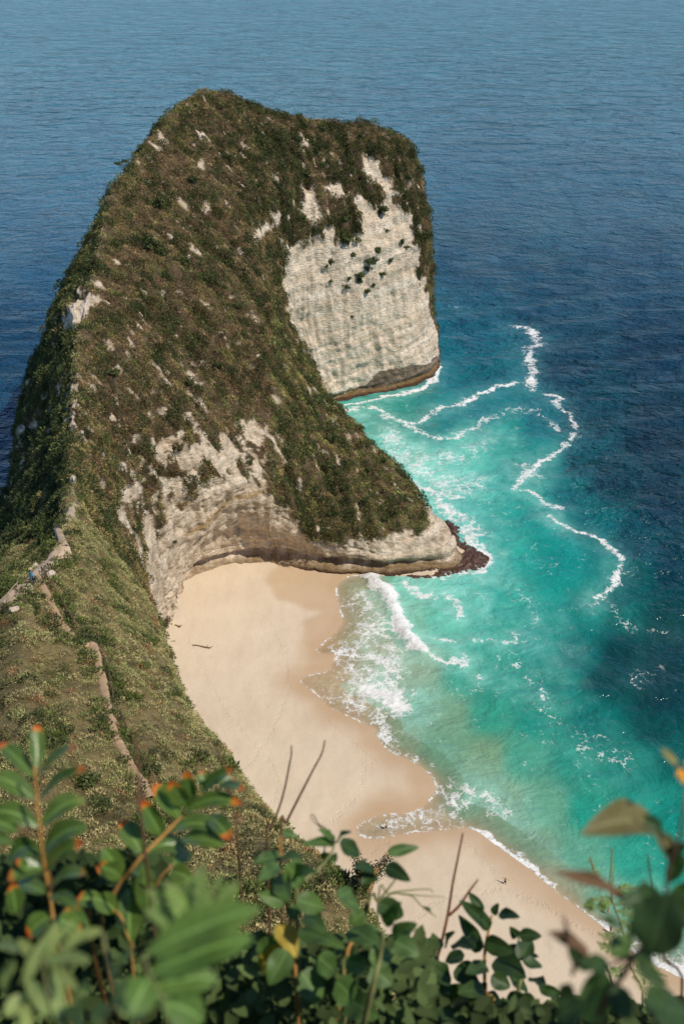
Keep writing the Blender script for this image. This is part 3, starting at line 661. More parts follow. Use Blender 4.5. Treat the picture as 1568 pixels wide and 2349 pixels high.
# the near hill: fine soft scrub
wt_ = base_ok * (fc[:, 1] <= 150) * (fc[:, 1] > 20) * np.where(facing, 1, .05) * (fc[:, 0] > -60) * np.where(fdist < 80, 1.4, 1)
pt, nr, f = sample(37000, wt_)
FAWN, SAGE, RUST = (.50,.43,.20), (.40,.395,.16), (.42,.255,.12)
tint = tones(pt, [(*SAGE, .42), (*FAWN, .42), (*RUST, -.1), (*GREEN, -.05), (*DARK, -.15)], 2.6, 7)
lw = nr[:, 0] < -.35; tint[lw] *= .6  # shade on slopes turned from the sun, put into the tint
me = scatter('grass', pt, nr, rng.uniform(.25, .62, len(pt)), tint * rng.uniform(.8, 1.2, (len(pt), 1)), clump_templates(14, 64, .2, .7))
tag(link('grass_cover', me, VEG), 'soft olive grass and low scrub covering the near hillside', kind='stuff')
dens = sstep(.2, .7, fbm(fc + 300, 5, 3)) + .6 * np.exp(-((dpath - 20) / 14) ** 2)
pt, nr, f = sample(2400, wt_ * dens)
tint = tones(pt, [(*DARK, .4), (*GREEN, .5), (.11, .15, .035, .4)], 3, 8)
me = scatter('brush', pt, nr, rng.uniform(.45, 1.0, len(pt)), tint, clump_templates(10, 90, .2, .35))
tag(link('hillside_brush_cover', me, VEG), 'green leafy brush along the path on the near hillside', kind='stuff')
# ------------------------------------------------------------------ small helpers for built things
class MB:                                                   # collects shapes into one mesh
    def __init__(s): s.v = []; s.f = []
    def tube(s, pts, r, n=7, cap=True):
        pts = [Vector(p) for p in pts]; rr = r if hasattr(r, '__len__') else [r] * len(pts); base = len(s.v); prev = None
        for i, p in enumerate(pts):
            d = (pts[min(i + 1, len(pts) - 1)] - pts[max(i - 1, 0)]).normalized()
            a = (prev - d * prev.dot(d)) if prev else d.orthogonal()
            a = a.normalized(); prev = a; b = d.cross(a)
            for k in range(n):
                t = 2 * math.pi * k / n; s.v.append(p + (a * math.cos(t) + b * math.sin(t)) * rr[i])
        for i in range(len(pts) - 1):
            for k in range(n):
                q = base + i * n; s.f.append((q + k, q + (k + 1) % n, q + n + (k + 1) % n, q + n + k))
        if cap: s.f.append(tuple(base + k for k in range(n))[::-1]); s.f.append(tuple(base + (len(pts) - 1) * n + k for k in range(n)))
        return s
    def box(s, c, sz, rot=None):
        base = len(s.v); rot = rot or Matrix.Identity(3)
        for dx in (-.5, .5):
            for dy in (-.5, .5):
                for dz in (-.5, .5): s.v.append(Vector(c) + rot @ Vector((dx * sz[0], dy * sz[1], dz * sz[2])))
        for f in ((0,1,3,2),(4,6,7,5),(0,4,5,1),(2,3,7,6),(0,2,6,4),(1,5,7,3)): s.f.append(tuple(base + k for k in f))
        return s
    def build(s, name, mat, parent=None, smooth=True, off=None):
        me = bpy.data.meshes.new(name); o = Vector(off) if off is not None else Vector()
        me.from_pydata([tuple(Vector(v) - o) for v in s.v], [], s.f); me.update()
        for p in me.polygons: p.use_smooth = smooth
        return link(name, me, mat, parent)
def simple(name, col, rough=.8, var=.35, scale=6, bump=.3, spec=.25, stretch=None):
    M = Mat(name, Roughness=rough); M.b.inputs['Specular IOR Level'].default_value = spec
    tc = M.n('TexCoord').outputs['Object']
    f = M.noise(scale, 5, .6, vec=tc, stretch=stretch)
    c = tuple(col)
    M.l(M.ramp(f, [(.25, tuple(q * (1 - var) for q in c)), (.75, tuple(min(1, q * (1 + var)) for q in c))]), M.b.inputs['Base Color'])
    if bump: M.l(M.bump(f, bump, .02), M.b.inputs['Normal'])
    return M.m
MW_POST = simple('weathered_wood', (.16, .105, .06), scale=9, stretch=(1, 1, .2))
MW_PALE = simple('bleached_wood', (.36, .28, .19), scale=9)
MW_DRIFT = simple('driftwood', (.17, .11, .065), scale=5)
MW_TWIG = simple('twig_bark', (.13, .07, .035), scale=30)

# ------------------------------------------------------------------ footpaths
def ribbon(name, line, width, mat, step=None, lift=.2):
    pts = [hit(*p) for p in line]; pts = [p for p in pts if p is not None]
    L = catmull(np.array([p[:2] for p in pts]), 14); V = []; k = 7
    seg = np.concatenate([[0], np.cumsum(np.linalg.norm(np.diff(L, axis=0), axis=1))])
    for i, c in enumerate(L):
        d = L[min(i + 1, len(L) - 1)] - L[max(i - 1, 0)]; d = d / (np.linalg.norm(d) + 1e-9); nrm = np.array((-d[1], d[0]))
        w_ = width * (1 + .3 * fbm(np.array([[seg[i], 3.3, 1]]), 1.6, 3)[0])
        zz = max(ground(*(c + nrm * q * w_))[0] for q in (-.35, 0, .35))
        for j in range(k):
            q = -.5 + j / (k - 1); e = abs(q) * 2
            x, y = c + nrm * q * w_ * (1 + .35 * fbm(np.array([[seg[i] * 1.6, j * .9, 7]]), 1, 2)[0])
            g = ground(x, y)[0]
            hz = zz + lift - .05 * e + .09 * fbm(np.array([[x * 1.5, y * 1.5, 2]]), 1, 3)[0]
            if step: hz += .10 * ((seg[i] / step) % 1.0) * (1 - e * .5)
            V.append((x, y, hz if e < .9 else min(g - .05, hz - .2)))
    me = mesh_np(name, np.array(V), grid_faces(len(L), k))
    return link(name, me, mat)
def path_mat(name, a, b):
    M = Mat(name, Roughness=.95); M.b.inputs['Specular IOR Level'].default_value = .1
    f = M.noise(1.3, 6, .65); g = M.noise(7, 4, .6)
    c = M.mix(f, a, b); c = M.mix(.4, c, M.ramp(g, [(.3, .6), (.6, 1.1)]), 'MULTIPLY'); M.l(c, M.b.inputs['Base Color'])
    M.l(M.bump(g, .6, .08), M.b.inputs['Normal']); return M.m
PM1 = path_mat('dirt_path', (.36, .235, .135), (.58, .41, .25)); PM2 = path_mat('stony_path', (.42, .30, .195), (.62, .49, .35))
trail = PATHS[0] + PATHS[1][1:] + PATHS[2][1:]
tag(ribbon('path', trail, .85, PM1), kind='structure')
tag(ribbon('path', PATHS[3], 1.8, PM2), kind='structure')
tag(ribbon('path', PATHS[4] + [(150, 1200), (165, 1165)], 1.0, PM2), kind='structure')

# ------------------------------------------------------------------ fences and rails beside the paths
def fence(name, label, line, spacing, h, rails, mat, r=.045, group=None, lean=0):
    pts = [hit(*p) for p in line]; L = catmull(np.array([p[:2] for p in pts]), 12)
    seg = np.concatenate([[0], np.cumsum(np.linalg.norm(np.diff(L, axis=0), axis=1))]); n = max(2, int(seg[-1] / spacing) + 1)
    root = empty(name, (*L[0], ground(*L[0])[0])); tag(root, label, 'fence', group); tops = []
    for q in np.linspace(0, seg[-1], n):
        x, y = np.interp(q, seg, L[:, 0]), np.interp(q, seg, L[:, 1]); z = ground(x, y)[0]
        tx, ty = rng.uniform(-.08, .08, 2); hh = h * rng.uniform(.92, 1.1)
        MB().tube([(x, y, z - .3), (x + tx * .5, y + ty * .5, z + hh * .5), (x + tx, y + ty, z + hh)], [r, r * .95, r * .85], 6).build('post', mat, root, off=root.location)
        tops.append(Vector((x, y, z)))
    for f in rails:
        m = MB(); m.tube([t + Vector((.03, .03, h * f + rng.uniform(-.04, .04))) for t in tops], r * .62, 5); m.build('rail', mat, root, off=root.location)
    return root
fence('wooden_fence', 'low fence of thin wooden posts along the edge of the pale stony path', [(83,1338),(70,1352),(50,1368),(30,1390),(8,1408),(-25,1440)], 1.15, 1.1, (.55, .93), MW_POST, .04)
fence('wooden_fence', 'dark wooden handrail fence beside the top of the dirt steps below the person in blue', [(98,1316),(116,1345),(139,1380),(160,1418),(180,1448)], 1.5, 1.05, (.45, .75, .97), MW_POST, .05)
fence('wooden_fence', 'wooden handrail along the middle stretch of the dirt path where it turns by green bushes', [(226,1470),(240,1512),(252,1556),(262,1611)], 2.0, 1.0, (.55, .95), MW_POST, .04)
fence('wooden_fence', 'double wooden handrail along the lowest visible stretch of the dirt path', [(278,1652),(303,1706),(322,1740),(340,1770),(358,1806)], 1.6, 1.0, (.5, .78, .97), MW_POST, .042)
fence('wooden_fence', 'short wooden fence at the path fork beside the pale boulder', [(96,1312),(108,1302),(112,1304)], .8, .95, (.9,), MW_POST, .035)
a, b = hit(46, 1352), hit(-10, 1412)
root = empty('pole_rail', a - np.array((0, 0, 0))); tag(root, 'long pale wooden pole rail on the seaward side of the stony path', 'handrail')
pl = [a + (b - a) * t + np.array((0, 0, .95 + .05 * math.sin(9 * t))) for t in np.linspace(0, 1, 7)]
MB().tube(pl, .055, 7).build('rail', MW_PALE, root, off=root.location)
for t in (.06, .5, .94):
    p = a + (b - a) * t; g = ground(p[0], p[1])[0]; MB().tube([(p[0], p[1], g - .3), (p[0], p[1], p[2] + .96)], .05, 6).build('post', MW_PALE, root, off=root.location)
def stick(name, label, cat, A, B, r, mat, zoff=.12, bend=.1):
    p, q = hit(*A), hit(*B); root = p.copy(); m = MB(); pts = []
    for t in np.linspace(0, 1, 9):
        c = p + (q - p) * t; c[2] = max(c[2], ground(c[0], c[1])[0]) + zoff + bend * math.sin(3.1 * t); pts.append(c)
    m.tube(pts, [r * (1 - .45 * t) for t in np.linspace(0, 1, 9)], 7)
    o = m.build(name, mat, None, off=pts[0]); o.location = pts[0]; tag(o, label, cat); return o
stick('bamboo_pole', 'loose pale bamboo pole lying in the bushes right of the dirt path', 'pole', (233, 1496), (263, 1562), .05, MW_PALE, .5)
stick('wooden_plank', 'short pale plank lying at the bend of the dirt path', 'plank', (189, 1495), (212, 1502), .09, MW_PALE, .3, .02)

# ------------------------------------------------------------------ boulders beside the path, reef at the spur's foot
ROCK = simple('path_boulder', (.58, .47, .36), scale=2.5, var=.3, bump=.6)
def boulder(name, label, c, s3, seed, mat=ROCK, cat='boulder'):
    bm = bmesh.new(); bmesh.ops.create_icosphere(bm, subdivisions=4, radius=1)
    v = np.array([q.co[:] for q in bm.verts]); d = 1 + .28 * fbm(v + seed * 9.1, .9, 4)
    v = v * d[:, None] * np.array(s3); v[:, 2] = np.maximum(v[:, 2], -.45 * s3[2])
    for q, w_ in zip(bm.verts, v): q.co = w_
    me = bpy.data.meshes.new(name); bm.to_mesh(me); bm.free()
    for p in me.polygons: p.use_smooth = True
    o = link(name, me, mat); o.location = c; o.rotation_euler = (0, 0, seed * 1.7); tag(o, label, cat); return o
boulder('boulder', 'pale boulder in the grass right of the path fork', hit(118, 1322) + np.array((0, 0, .3)), (.7, .45, .4), 1)
boulder('boulder', 'pale boulder in the grass just below the fenced stony path', hit(35, 1402) + np.array((0, 0, .25)), (.5, .35, .3), 2)
boulder('boulder', 'small pale boulder on the seaward edge of the path behind the person in blue', hit(82, 1304) + np.array((0, 0, .2)), (.5, .4, .4), 3)
REEF = [(1022,1195),(1045,1208),(1060,1240),(1082,1258),(1114,1278),(1100,1300),(1050,1308),(1000,1318),(940,1320),(985,1295),(1025,1275)]
rp = np.array([P(a, b, .3)[:2] for a, b in REEF]); gx = np.arange(rp[:, 0].min() - 1, rp[:, 0].max() + 1, .22); gy = np.arange(rp[:, 1].min() - 1, rp[:, 1].max() + 1, .22)
X, Y = np.meshgrid(gx, gy, indexing='ij'); x, y = X.ravel(), Y.ravel(); q3 = np.stack([x, y, 0 * x], 1)
di = d_line(x, y, np.concatenate([rp, rp[:1]])); ii = in_poly(x, y, rp); sg = np.where(ii, di, -di)
zz = -.05 + .8 * sstep(-.6, 2.2, sg + .9 * fbm(q3, 2.5, 3)) + np.where(sg > -1, 1, 0) * (.38 * fbm(q3, 1.3, 4) + .3 * np.abs(fbm(q3 + 9, .6, 2)))
zz = np.where(sg < -1.2, -1, zz)
me = mesh_np('reef', np.stack([x, y, zz], 1), grid_faces(len(gx), len(gy), flip=True))
rm = simple('reef_rock', (.085, .045, .028), rough=.45, scale=1.6, var=.6, bump=.8, spec=.4)
tag(link('reef_terrain', me, rm), kind='structure')

# ------------------------------------------------------------------ driftwood on the sand
def on_beach(px, py):
    p = P(px, py, 1.0)
    for _ in range(4):
        s_, _i = shore(np.array([p[0]]), np.array([p[1]])); h = .02 + .035 * min(max(s_[0], 0), 60) + .0003 * max(s_[0], 0) ** 2
        p = P(px, py, h)
    return p
def drift(label, A, B, r, branch):
    p, q = on_beach(*A), on_beach(*B); o = empty('driftwood_log', p); tag(o, label, 'driftwood'); m = MB(); pts = []
    for t in np.linspace(0, 1, 10): pts.append(p + (q - p) * t + np.array((0, .12 * math.sin(5 * t), r * .9 + .06 * math.sin(7 * t))))
    m.tube(pts, [r * (.35 + .65 * t + .12 * math.sin(12 * t)) for t in np.linspace(0, 1, 10)], 8); m.build('trunk', MW_DRIFT, o, off=p)
    if branch:
        e = pts[7]; MB().tube([e, e + np.array((.25, .15, .35)), e + np.array((.6, .2, .5))], [r * .4, r * .3, r * .12], 6).build('branch', MW_DRIFT, o, off=p)
        e = pts[9]; MB().tube([e, e + np.array((.3, .3, .1)), e + np.array((.7, .5, .15))], [r * .5, r * .35, r * .1], 6).build('root', MW_DRIFT, o, off=p)
drift('long dark driftwood log lying on the open sand below the cliff', (441, 1481), (482, 1487), .21, True)
drift('short stubby piece of driftwood nearest the foot of the cliff', (401, 1435), (413, 1439), .22, True)
drift('thin scrap of driftwood at the grassy edge of the sand', (392, 1473), (402, 1470), .12, False)

# ------------------------------------------------------------------ people
SKIN = simple('skin', (.42, .24, .15), rough=.55, var=.1, bump=0)
def cloth(name, c): return simple(name, c, rough=.85, var=.15, scale=18, bump=.1)
def body_mesh(arms, legs, lean=0):
    V = []; E = []; Rr = []
    def add(p, r, par=None):
        V.append(p); Rr.append(r)
        if par is not None: E.append((par, len(V) - 1))
        return len(V) - 1
    pel = add((0, 0, .95), (.15, .11)); wa = add((0, -.01 - lean * .1, 1.12), (.125, .09), pel); ch = add((0, -lean * .25, 1.34), (.155, .105), wa)
    nk = add((0, -.01 - lean * .32, 1.49), (.055, .055), ch); hd = add((0, -.025 - lean * .36, 1.58), (.075, .085), nk); tp = add((0, -.02 - lean * .4, 1.70), (.072, .085), hd)
    nose = add((0, -.115 - lean * .37, 1.605), (.014, .014), hd)
    for s_ in (-1, 1):
        add((s_ * .082, -.01 - lean * .37, 1.61), (.014, .02), hd)
        sh = add((s_ * .17, -lean * .27, 1.40), (.058, .055), ch)
        el, wr, ha = [tuple(q) for q in arms[0 if s_ < 0 else 1]]
        e = add(el, (.04, .04), sh); w_ = add(wr, (.028, .028), e); h = add(ha, (.036, .02), w_)
        d = (Vector(ha) - Vector(wr)).normalized(); a = d.orthogonal().normalized()
        for k, (o_, l_) in enumerate(((-.03, .07), (-.01, .085), (.01, .08), (.03, .062))):
            f = add(tuple(Vector(ha) + a * o_ + d * .03), (.009, .009), h); add(tuple(Vector(ha) + a * o_ * 1.2 + d * (.03 + l_ * .6)), (.0085, .0085), f)
        f = add(tuple(Vector(wr) + a * -.04 + d * .03), (.010, .010), w_); add(tuple(Vector(wr) + a * -.06 + d * .065), (.009, .009), f)
        hip, kn, an, to = legs[0 if s_ < 0 else 1]
        hp = add(hip, (.085, .085), pel); k_ = add(kn, (.058, .058), hp); a_ = add(an, (.037, .037), k_); add(to, (.036, .026), a_)
    me = bpy.data.meshes.new('tmp'); me.from_pydata(V, E, []); o = bpy.data.objects.new('tmp', me); COL.objects.link(o)
    md = o.modifiers.new('s', 'SKIN'); sv = me.skin_vertices[0].data
    for i, r in enumerate(Rr): sv[i].radius = r
    sv[0].use_root = True
    o.modifiers.new('d', 'SUBSURF').levels = 1
    dg = bpy.context.evaluated_depsgraph_get(); m2 = bpy.data.meshes.new_from_object(o.evaluated_get(dg))
    bpy.data.objects.remove(o); m2.name = 'person'
    for p in m2.polygons: p.use_smooth = True
    return m2
def lathe(prof, n=20, sx=1, sy=1, wob=0, cx=0, cy=0):
    m = MB(); 
    for i, (r, z) in enumerate(prof):
        for k in range(n):
            t = 2 * math.pi * k / n; q = r * (1 + wob * math.sin(5 * t) * max(0, (prof[0][1] - z)) )
            m.v.append(Vector((cx + q * sx * math.cos(t), cy + q * sy * math.sin(t), z)))
    for i in range(len(prof) - 1):
        for k in range(n): m.f.append((i * n + k, i * n + (k + 1) % n, (i + 1) * n + (k + 1) % n, (i + 1) * n + k))
    return m
LEGS = (((-.085,0,.88),(-.095,-.02,.48),(-.1,.02,.085),(-.105,-.13,.03)), ((.085,0,.88),(.095,-.02,.48),(.1,.02,.085),(.105,-.13,.03)))
WALK = (((-.085,0,.88),(-.09,-.16,.5),(-.09,-.12,.09),(-.09,-.27,.04)), ((.085,0,.88),(.09,.06,.48),(.09,.26,.15),(.09,.2,.03)))
WIDE = (((-.085,0,.87),(-.2,-.03,.47),(-.26,.02,.085),(-.29,-.12,.03)), ((.085,0,.87),(.2,-.03,.47),(.26,.02,.085),(.29,-.12,.03)))
DOWN = (((-.25,.02,1.12),(-.27,-.06,.88),(-.27,-.09,.80)), ((.25,.02,1.12),(.27,-.06,.88),(.27,-.09,.80)))
UP = (((-.34,-.05,1.52),(-.2,-.1,1.74),(-.13,-.1,1.79)), ((.3,-.02,1.2),(.32,-.14,.98),(.32,-.18,.9)))
SPREAD = (((-.42,0,1.42),(-.62,-.02,1.56),(-.7,-.02,1.61)), ((.42,0,1.40),(.64,-.03,1.44),(.72,-.03,1.46)))
def person(loc, rz, label, arms, legs, outfit):
    o = empty('person', loc, rz); tag(o, label, 'person')
    link('body', body_mesh(arms, legs), SKIN, o)
    outfit(o); return o
def blue_dress(o):
    lathe([(.10, 1.42), (.155, 1.34), (.14, 1.14), (.17, .95), (.24, .6), (.31, .18)], 22, 1.12, .85, .12).build('dress', cloth('blue_cotton', (.10, .26, .42)), o)
    m = lathe([(.02, 1.80), (.09, 1.79), (.1, 1.70), (.105, 1.685), (.21, 1.66)], 20, cy=-.02); m.build('hat', simple('straw', (.62, .46, .26), scale=40), o)
    lathe([(.085, 1.69), (.095, 1.6), (.09, 1.5), (.05, 1.42)], 14, cy=.04).build('hair', simple('dark_hair', (.02, .014, .01), rough=.5), o)
def swimwear(c, top=True):
    def f(o):
        lathe([(.155, 1.0), (.165, .93), (.12, .84)], 18, 1.05, .82).build('swimwear', cloth('swim_fabric', c), o)
        if top: lathe([(.158, 1.37), (.166, 1.3), (.15, 1.24)], 18, 1.04, .8).build('swimwear', cloth('swim_fabric', c), o)
        lathe([(.02, 1.775), (.075, 1.76), (.09, 1.69), (.088, 1.6), (.05, 1.53)], 14, cy=.012).build('hair', simple('dark_hair', (.02, .014, .01), rough=.5), o)
    return f
def shorts(c):
    def f(o):
        lathe([(.15, 1.02), (.17, .93), (.2, .72), (.21, .6)], 18, 1.1, .8).build('shorts', cloth('short_fabric', c), o)
        lathe([(.02, 1.775), (.075, 1.76), (.088, 1.69), (.084, 1.62)], 14, cy=.01).build('hair', simple('dark_hair', (.02, .014, .01), rough=.5), o)
    return f
p = hit(76, 1335); person((p[0], p[1], ground(p[0], p[1])[0] + .1), 2.6, 'person in a long blue dress and straw hat standing at the path fork', UP, LEGS, blue_dress)
person(on_beach(885, 1903), .7, 'person in dark shorts walking at the edge of the swash on the beach', DOWN, WALK, shorts((.03, .035, .04)))
person(on_beach(1157, 2028), -.4, 'person with both arms spread out standing on the open sand above the waterline', SPREAD, WIDE, shorts((.05, .035, .03)))
person(on_beach(1392, 2096), 1.2, 'person in red swimwear wading, the farther of two bathers behind the twigs', DOWN, WALK, swimwear((.55, .08, .05)))
person(on_beach(1398, 2140), 2.0, 'person in orange swimwear on wet sand, the nearer of two bathers behind the twigs', DOWN, LEGS, swimwear((.6, .2, .05)))

# ------------------------------------------------------------------ single shrubs on the cliff and slopes
def shrub_mesh(nl, seed, leaf=.12, squash=.8):
    r_ = np.random.RandomState(seed); lob = r_.normal(0, .42, (9, 3)); lob[:, 2] = np.abs(lob[:, 2]) * .9 + .25; i = r_.randint(0, 9, nl)
    d = r_.normal(size=(nl, 3)); d /= np.linalg.norm(d, axis=1)[:, None]; c = lob[i] + d * (r_.uniform(.3, 1, nl) ** .5)[:, None] * .42 * np.array((1, 1, squash))
    n_ = d + np.array((0, 0, .5)) + r_.normal(0, .5, (nl, 3)); n_ /= np.linalg.norm(n_, axis=1)[:, None]
    sdir = np.cross(n_, r_.normal(size=(nl, 3))); sdir /= np.linalg.norm(sdir, axis=1)[:, None]; ld = np.cross(sdir, n_); L = leaf * r_.uniform(.7, 1.4, nl)[:, None]
    v = np.stack([c - ld * L, c + sdir * L * .5, c + ld * L, c - sdir * L * .5], 1).reshape(-1, 3)
    me = mesh_np('foliage', v, np.arange(len(v)).reshape(-1, 4), smooth=False)
    t = np.repeat(np.clip(1 + r_.normal(0, .3, (nl, 1)), .4, 1.9), 4, axis=0) * np.array((.085, .105, .036)); vcol(me, 'tint', t); me.materials.append(VEG); return me
def stem_mesh(seed):
    r_ = np.random.RandomState(seed); m = MB()
    for k in range(5):
        d = r_.normal(0, .35, 3); d[2] = .7; m.tube([(0, 0, -.35), tuple(d * .45 + np.array((0, 0, -.05))), tuple(d)], [.05, .035, .012], 5)
    me = bpy.data.meshes.new('stem'); me.from_pydata([tuple(v) for v in m.v], [], m.f); me.materials.append(MW_POST); return me
SH = [(shrub_mesh(620, 40 + k), stem_mesh(60 + k)) for k in range(5)]
def shrub(px, py, size, label, group=None, sink=.15, k=[0], dark=False):
    p = hit(px, py)
    if p is None: return
    k[0] += 1; o = empty('shrub', p - np.array((0, 0, sink * size)), k[0] * 1.3); o.scale = (size * .5 * (.8 + .5 * ((k[0] * 37) % 11) / 11), size * .5, size * .5 * (.75 + .6 * ((k[0] * 53) % 13) / 13))
    for me in SH[k[0] % 5]: c = bpy.data.objects.new(me.name, me); COL.objects.link(c); c.parent = o
    tag(o, label, 'shrub', group); return o
shrub(796, 552, 7.5, 'largest dark green shrub, hanging down the middle of the white cliff face')
shrub(785, 505, 5.5, 'dark shrub hanging just above the largest one on the white cliff face')
shrub(872, 478, 5.5, 'dark shrub hanging from the green rim between two pale streaks of the upper cliff face')
for x, y, q in [(864,575,3.8),(847,600,4.4),(843,618,3.2),(893,600,3.2),(821,632,3.8),(824,645,2.8),(807,587,2.3),(758,604,2.8),(920,560,3.2),(930,566,2.4),(795,658,3.2),(758,645,1.9),(841,669,3.2),(856,656,2.8),(872,629,3.0),(886,529,1.7),(806,727,1.7),(800,640,2.0),(750,612,2.0)]:
    shrub(x, y, q, 'small dark green shrub rooted in the bare white cliff face', 'shrubs rooted in the white cliff face')
for x, y, q in [(350,470,6),(340,562,6.5),(365,580,5),(440,412,5),(465,560,4.5),(330,640,4.5),(420,600,5),(520,600,4.5),(470,640,5),(590,430,5),(640,360,5),(600,330,4.5),(680,320,4.5),(740,300,4.5),(830,310,4),(740,380,5),(700,400,4.5),(540,700,5),(400,740,4),(300,500,4),(270,560,4),(500,840,4.5),(430,880,4),(260,860,3.5),(600,760,4.5),(380,480,4.5),(690,505,4.5),(660,470,4.5)]:
    shrub(x, y, q * .85, 'dark rounded shrub standing out of the brown scrub on the head of the headland', 'dark shrubs on the brown head of the headland')
for x, y, q in [(155,1045,3.6),(210,1062,3.8),(225,1090,3.4),(310,1210,4.0),(300,1235,3.0),(410,1030,3.0),(490,1020,3.0),(575,1060,3.2),(400,1245,1.8),(110,1240,3.2),(90,1262,3.0)]:
    shrub(x, y, q * .85, 'dark green shrub among bare pale rock on the neck of the headland', 'dark shrubs on the rocky neck of the headland')
for x, y, q in [(720,950,4),(700,1000,4.5),(760,1010,4.5),(690,1060,4.5),(750,1070,4.5),(800,1060,4),(720,1120,4),(790,1120,4),(850,1080,3.5),(840,1150,3.5),(760,1180,3.5),(740,1215,3),(880,1190,3),(930,1150,2.8),(880,1060,2.8),(690,1170,3.2),(655,1010,4)]:
    shrub(x, y, q * .85, 'leafy green shrub on the low spur that runs out to the sea', 'green shrubs on the low spur')
for x, y, q in [(75,1395,1.6),(85,1408,1.2),(160,1420,1.6),(195,1470,2.2),(180,1462,1.6),(270,1400,1.5),(260,1640,1.6),(265,1600,1.5),(335,1770,2.0),(215,1400,1.4),(140,1690,1.8),(210,1800,2.2),(230,1850,2.2)]:
    shrub(x, y, q, 'small green bush beside the dirt path on the near hillside', 'green bushes beside the dirt path')
# wind-bent tree on the skyline
p = hit(284, 393)
if p is None: p = hit(292, 400)
o = empty('small_tree', p); tag(o, 'tiny wind-bent tree on the left skyline edge of the headland', 'tree')
MB().tube([p - np.array((0, 0, 1)), p + np.array((-.8, 0, 1.0)), p + np.array((-1.9, 0, 2.2))], [.16, .12, .06], 6).build('trunk', MW_POST, o, off=p)
MB().tube([p + np.array((-.8, 0, 1.0)), p + np.array((-.4, 0, 2.2)), p + np.array((.1, .2, 3.2))], [.1, .07, .03], 6).build('limb', MW_POST, o, off=p)
for q, s_ in (((-2.0, 0, 2.3), 1.3), ((0, .2, 3.0), 1.1)):
    c = bpy.data.objects.new('crown', SH[1][0]); COL.objects.link(c); c.parent = o; c.location = q; c.scale = (s_, s_, s_ * .7)
# fine-leaved bush at the edge of the hill above the sand
p = D(835, 2105, 41); p[2] = ground(p[0] - 1.5, p[1])[0]
o = empty('leafy_bush', p); tag(o, 'tall airy bush with tiny leaves at the hill edge, dark against the sand', 'bush')
m = MB(); tipz = []
for k in range(13):
    a_ = rng.uniform(0, 6.28); t_ = rng.uniform(.2, 1.7); e = p + np.array((math.cos(a_) * t_ * .9 + .3, math.sin(a_) * t_ * .6, rng.uniform(1.3, 3.0))); mid = (p + e) / 2 + rng.normal(0, .2, 3)
    m.tube([p, mid, e], [.05, .03, .008], 5); tipz += [mid * (1 - u) + e * u for u in np.linspace(-.3, 1.05, 8)]
m.build('stem', MW_POST, o, off=p)
tipz = np.array(tipz); nl = 2600; c = tipz[rng.randint(0, len(tipz), nl)] + rng.normal(0, .17, (nl, 3)); n_ = rng.normal(size=(nl, 3)) + np.array((0, 0, .6)); n_ /= np.linalg.norm(n_, axis=1)[:, None]
sd_ = np.cross(n_, rng.normal(size=(nl, 3))); sd_ /= np.linalg.norm(sd_, axis=1)[:, None]; ld = np.cross(sd_, n_); L = .085 * rng.uniform(.6, 1.3, nl)[:, None]
v = np.stack([c - ld * L, c + sd_ * L * .5, c + ld * L, c - sd_ * L * .5], 1).reshape(-1, 3) - p
me = mesh_np('foliage', v, np.arange(len(v)).reshape(-1, 4), smooth=False); vcol(me, 'tint', np.repeat(np.clip(1 + rng.normal(0, .35, (nl, 1)), .3, 2), 4, axis=0) * np.array((.085, .09, .03)))
link('foliage', me, VEG, o)
# ------------------------------------------------------------------ plants at the cliff edge, close to the viewer
def near(px, py, d):                   # a point d metres ahead in that direction
    return np.array((0, 0, CAM_H)) + ray(px, py) * d
def leaf_mat(name, top, under, rough=.38, spec=.5, vein=.25, tip=None):
    M = Mat(name, Roughness=rough); M.b.inputs['Specular IOR Level'].default_value = spec
    u = M.attr('u').outputs['Fac']; v = M.attr('v').outputs['Fac']
    oi = M.n('ObjectInfo').outputs['Random']
    f = M.noise(22, 4, .6)
    c = M.ramp(f, [(.3, tuple(q * .72 for q in top)), (.7, tuple(q * 1.25 for q in top))])
    c = M.mix(.55, c, M.mix(1, c, M.ramp(oi, [(0, (.7, .75, .6)), (.5, (1, 1, 1)), (1, (1.4, 1.22, .9))]), 'MULTIPLY'))
    # midrib and side veins
    av = M.math('ABSOLUTE', v)
    c = M.mix(M.ramp(av, [(.0, vein * 2.2), (.07, vein * 1.6), (.11, 0)]), c, tuple(min(1, q * 2.2 + .02) for q in top))
    sv = M.math('SINE', M.math('MULTIPLY', M.math('SUBTRACT', u, M.math('MULTIPLY', av, .16)), 62.0))
    c = M.mix(M.ramp(sv, [(.86, 0), (1.0, vein)]), c, tuple(min(1, q * 1.7) for q in top))
    if tip:
        tp = M.attr('burn').outputs['Fac']; e = M.math('ADD', u, M.math('MULTIPLY', M.math('SUBTRACT', f, .5), .22))
        k = M.math('MULTIPLY', M.ramp(e, [(.80, 0), (.87, 1)]), tp)
        c = M.mix(k, c, M.ramp(e, [(.84, (.75, .26, .03)), (.93, (.62, .11, .012)), (1, (.18, .035, .012))]))
    geo = M.n('NewGeometry').outputs['Backfacing']
    c = M.mix(M.math('MULTIPLY', geo, .75), c, under)
    M.l(c, M.b.inputs['Base Color']); M.l(M.bump(sv, .12, .003), M.b.inputs['Normal'])
    tr = M.n('BsdfTranslucent'); M.l(M.mix(1, c, (1.2, 1.35, .6), 'MULTIPLY'), tr.inputs[0]); ms = M.n('MixShader'); ms.inputs[0].default_value = .25
    M.l(M.b.outputs[0], ms.inputs[1]); M.l(tr.outputs[0], ms.inputs[2]); M.l(ms.outputs[0], M.out.inputs['Surface'])
    return M.m
L_GLOSS = leaf_mat('glossy_leaf', (.10, .17, .036), (.18, .24, .07), .3, .6, .5, tip=True)
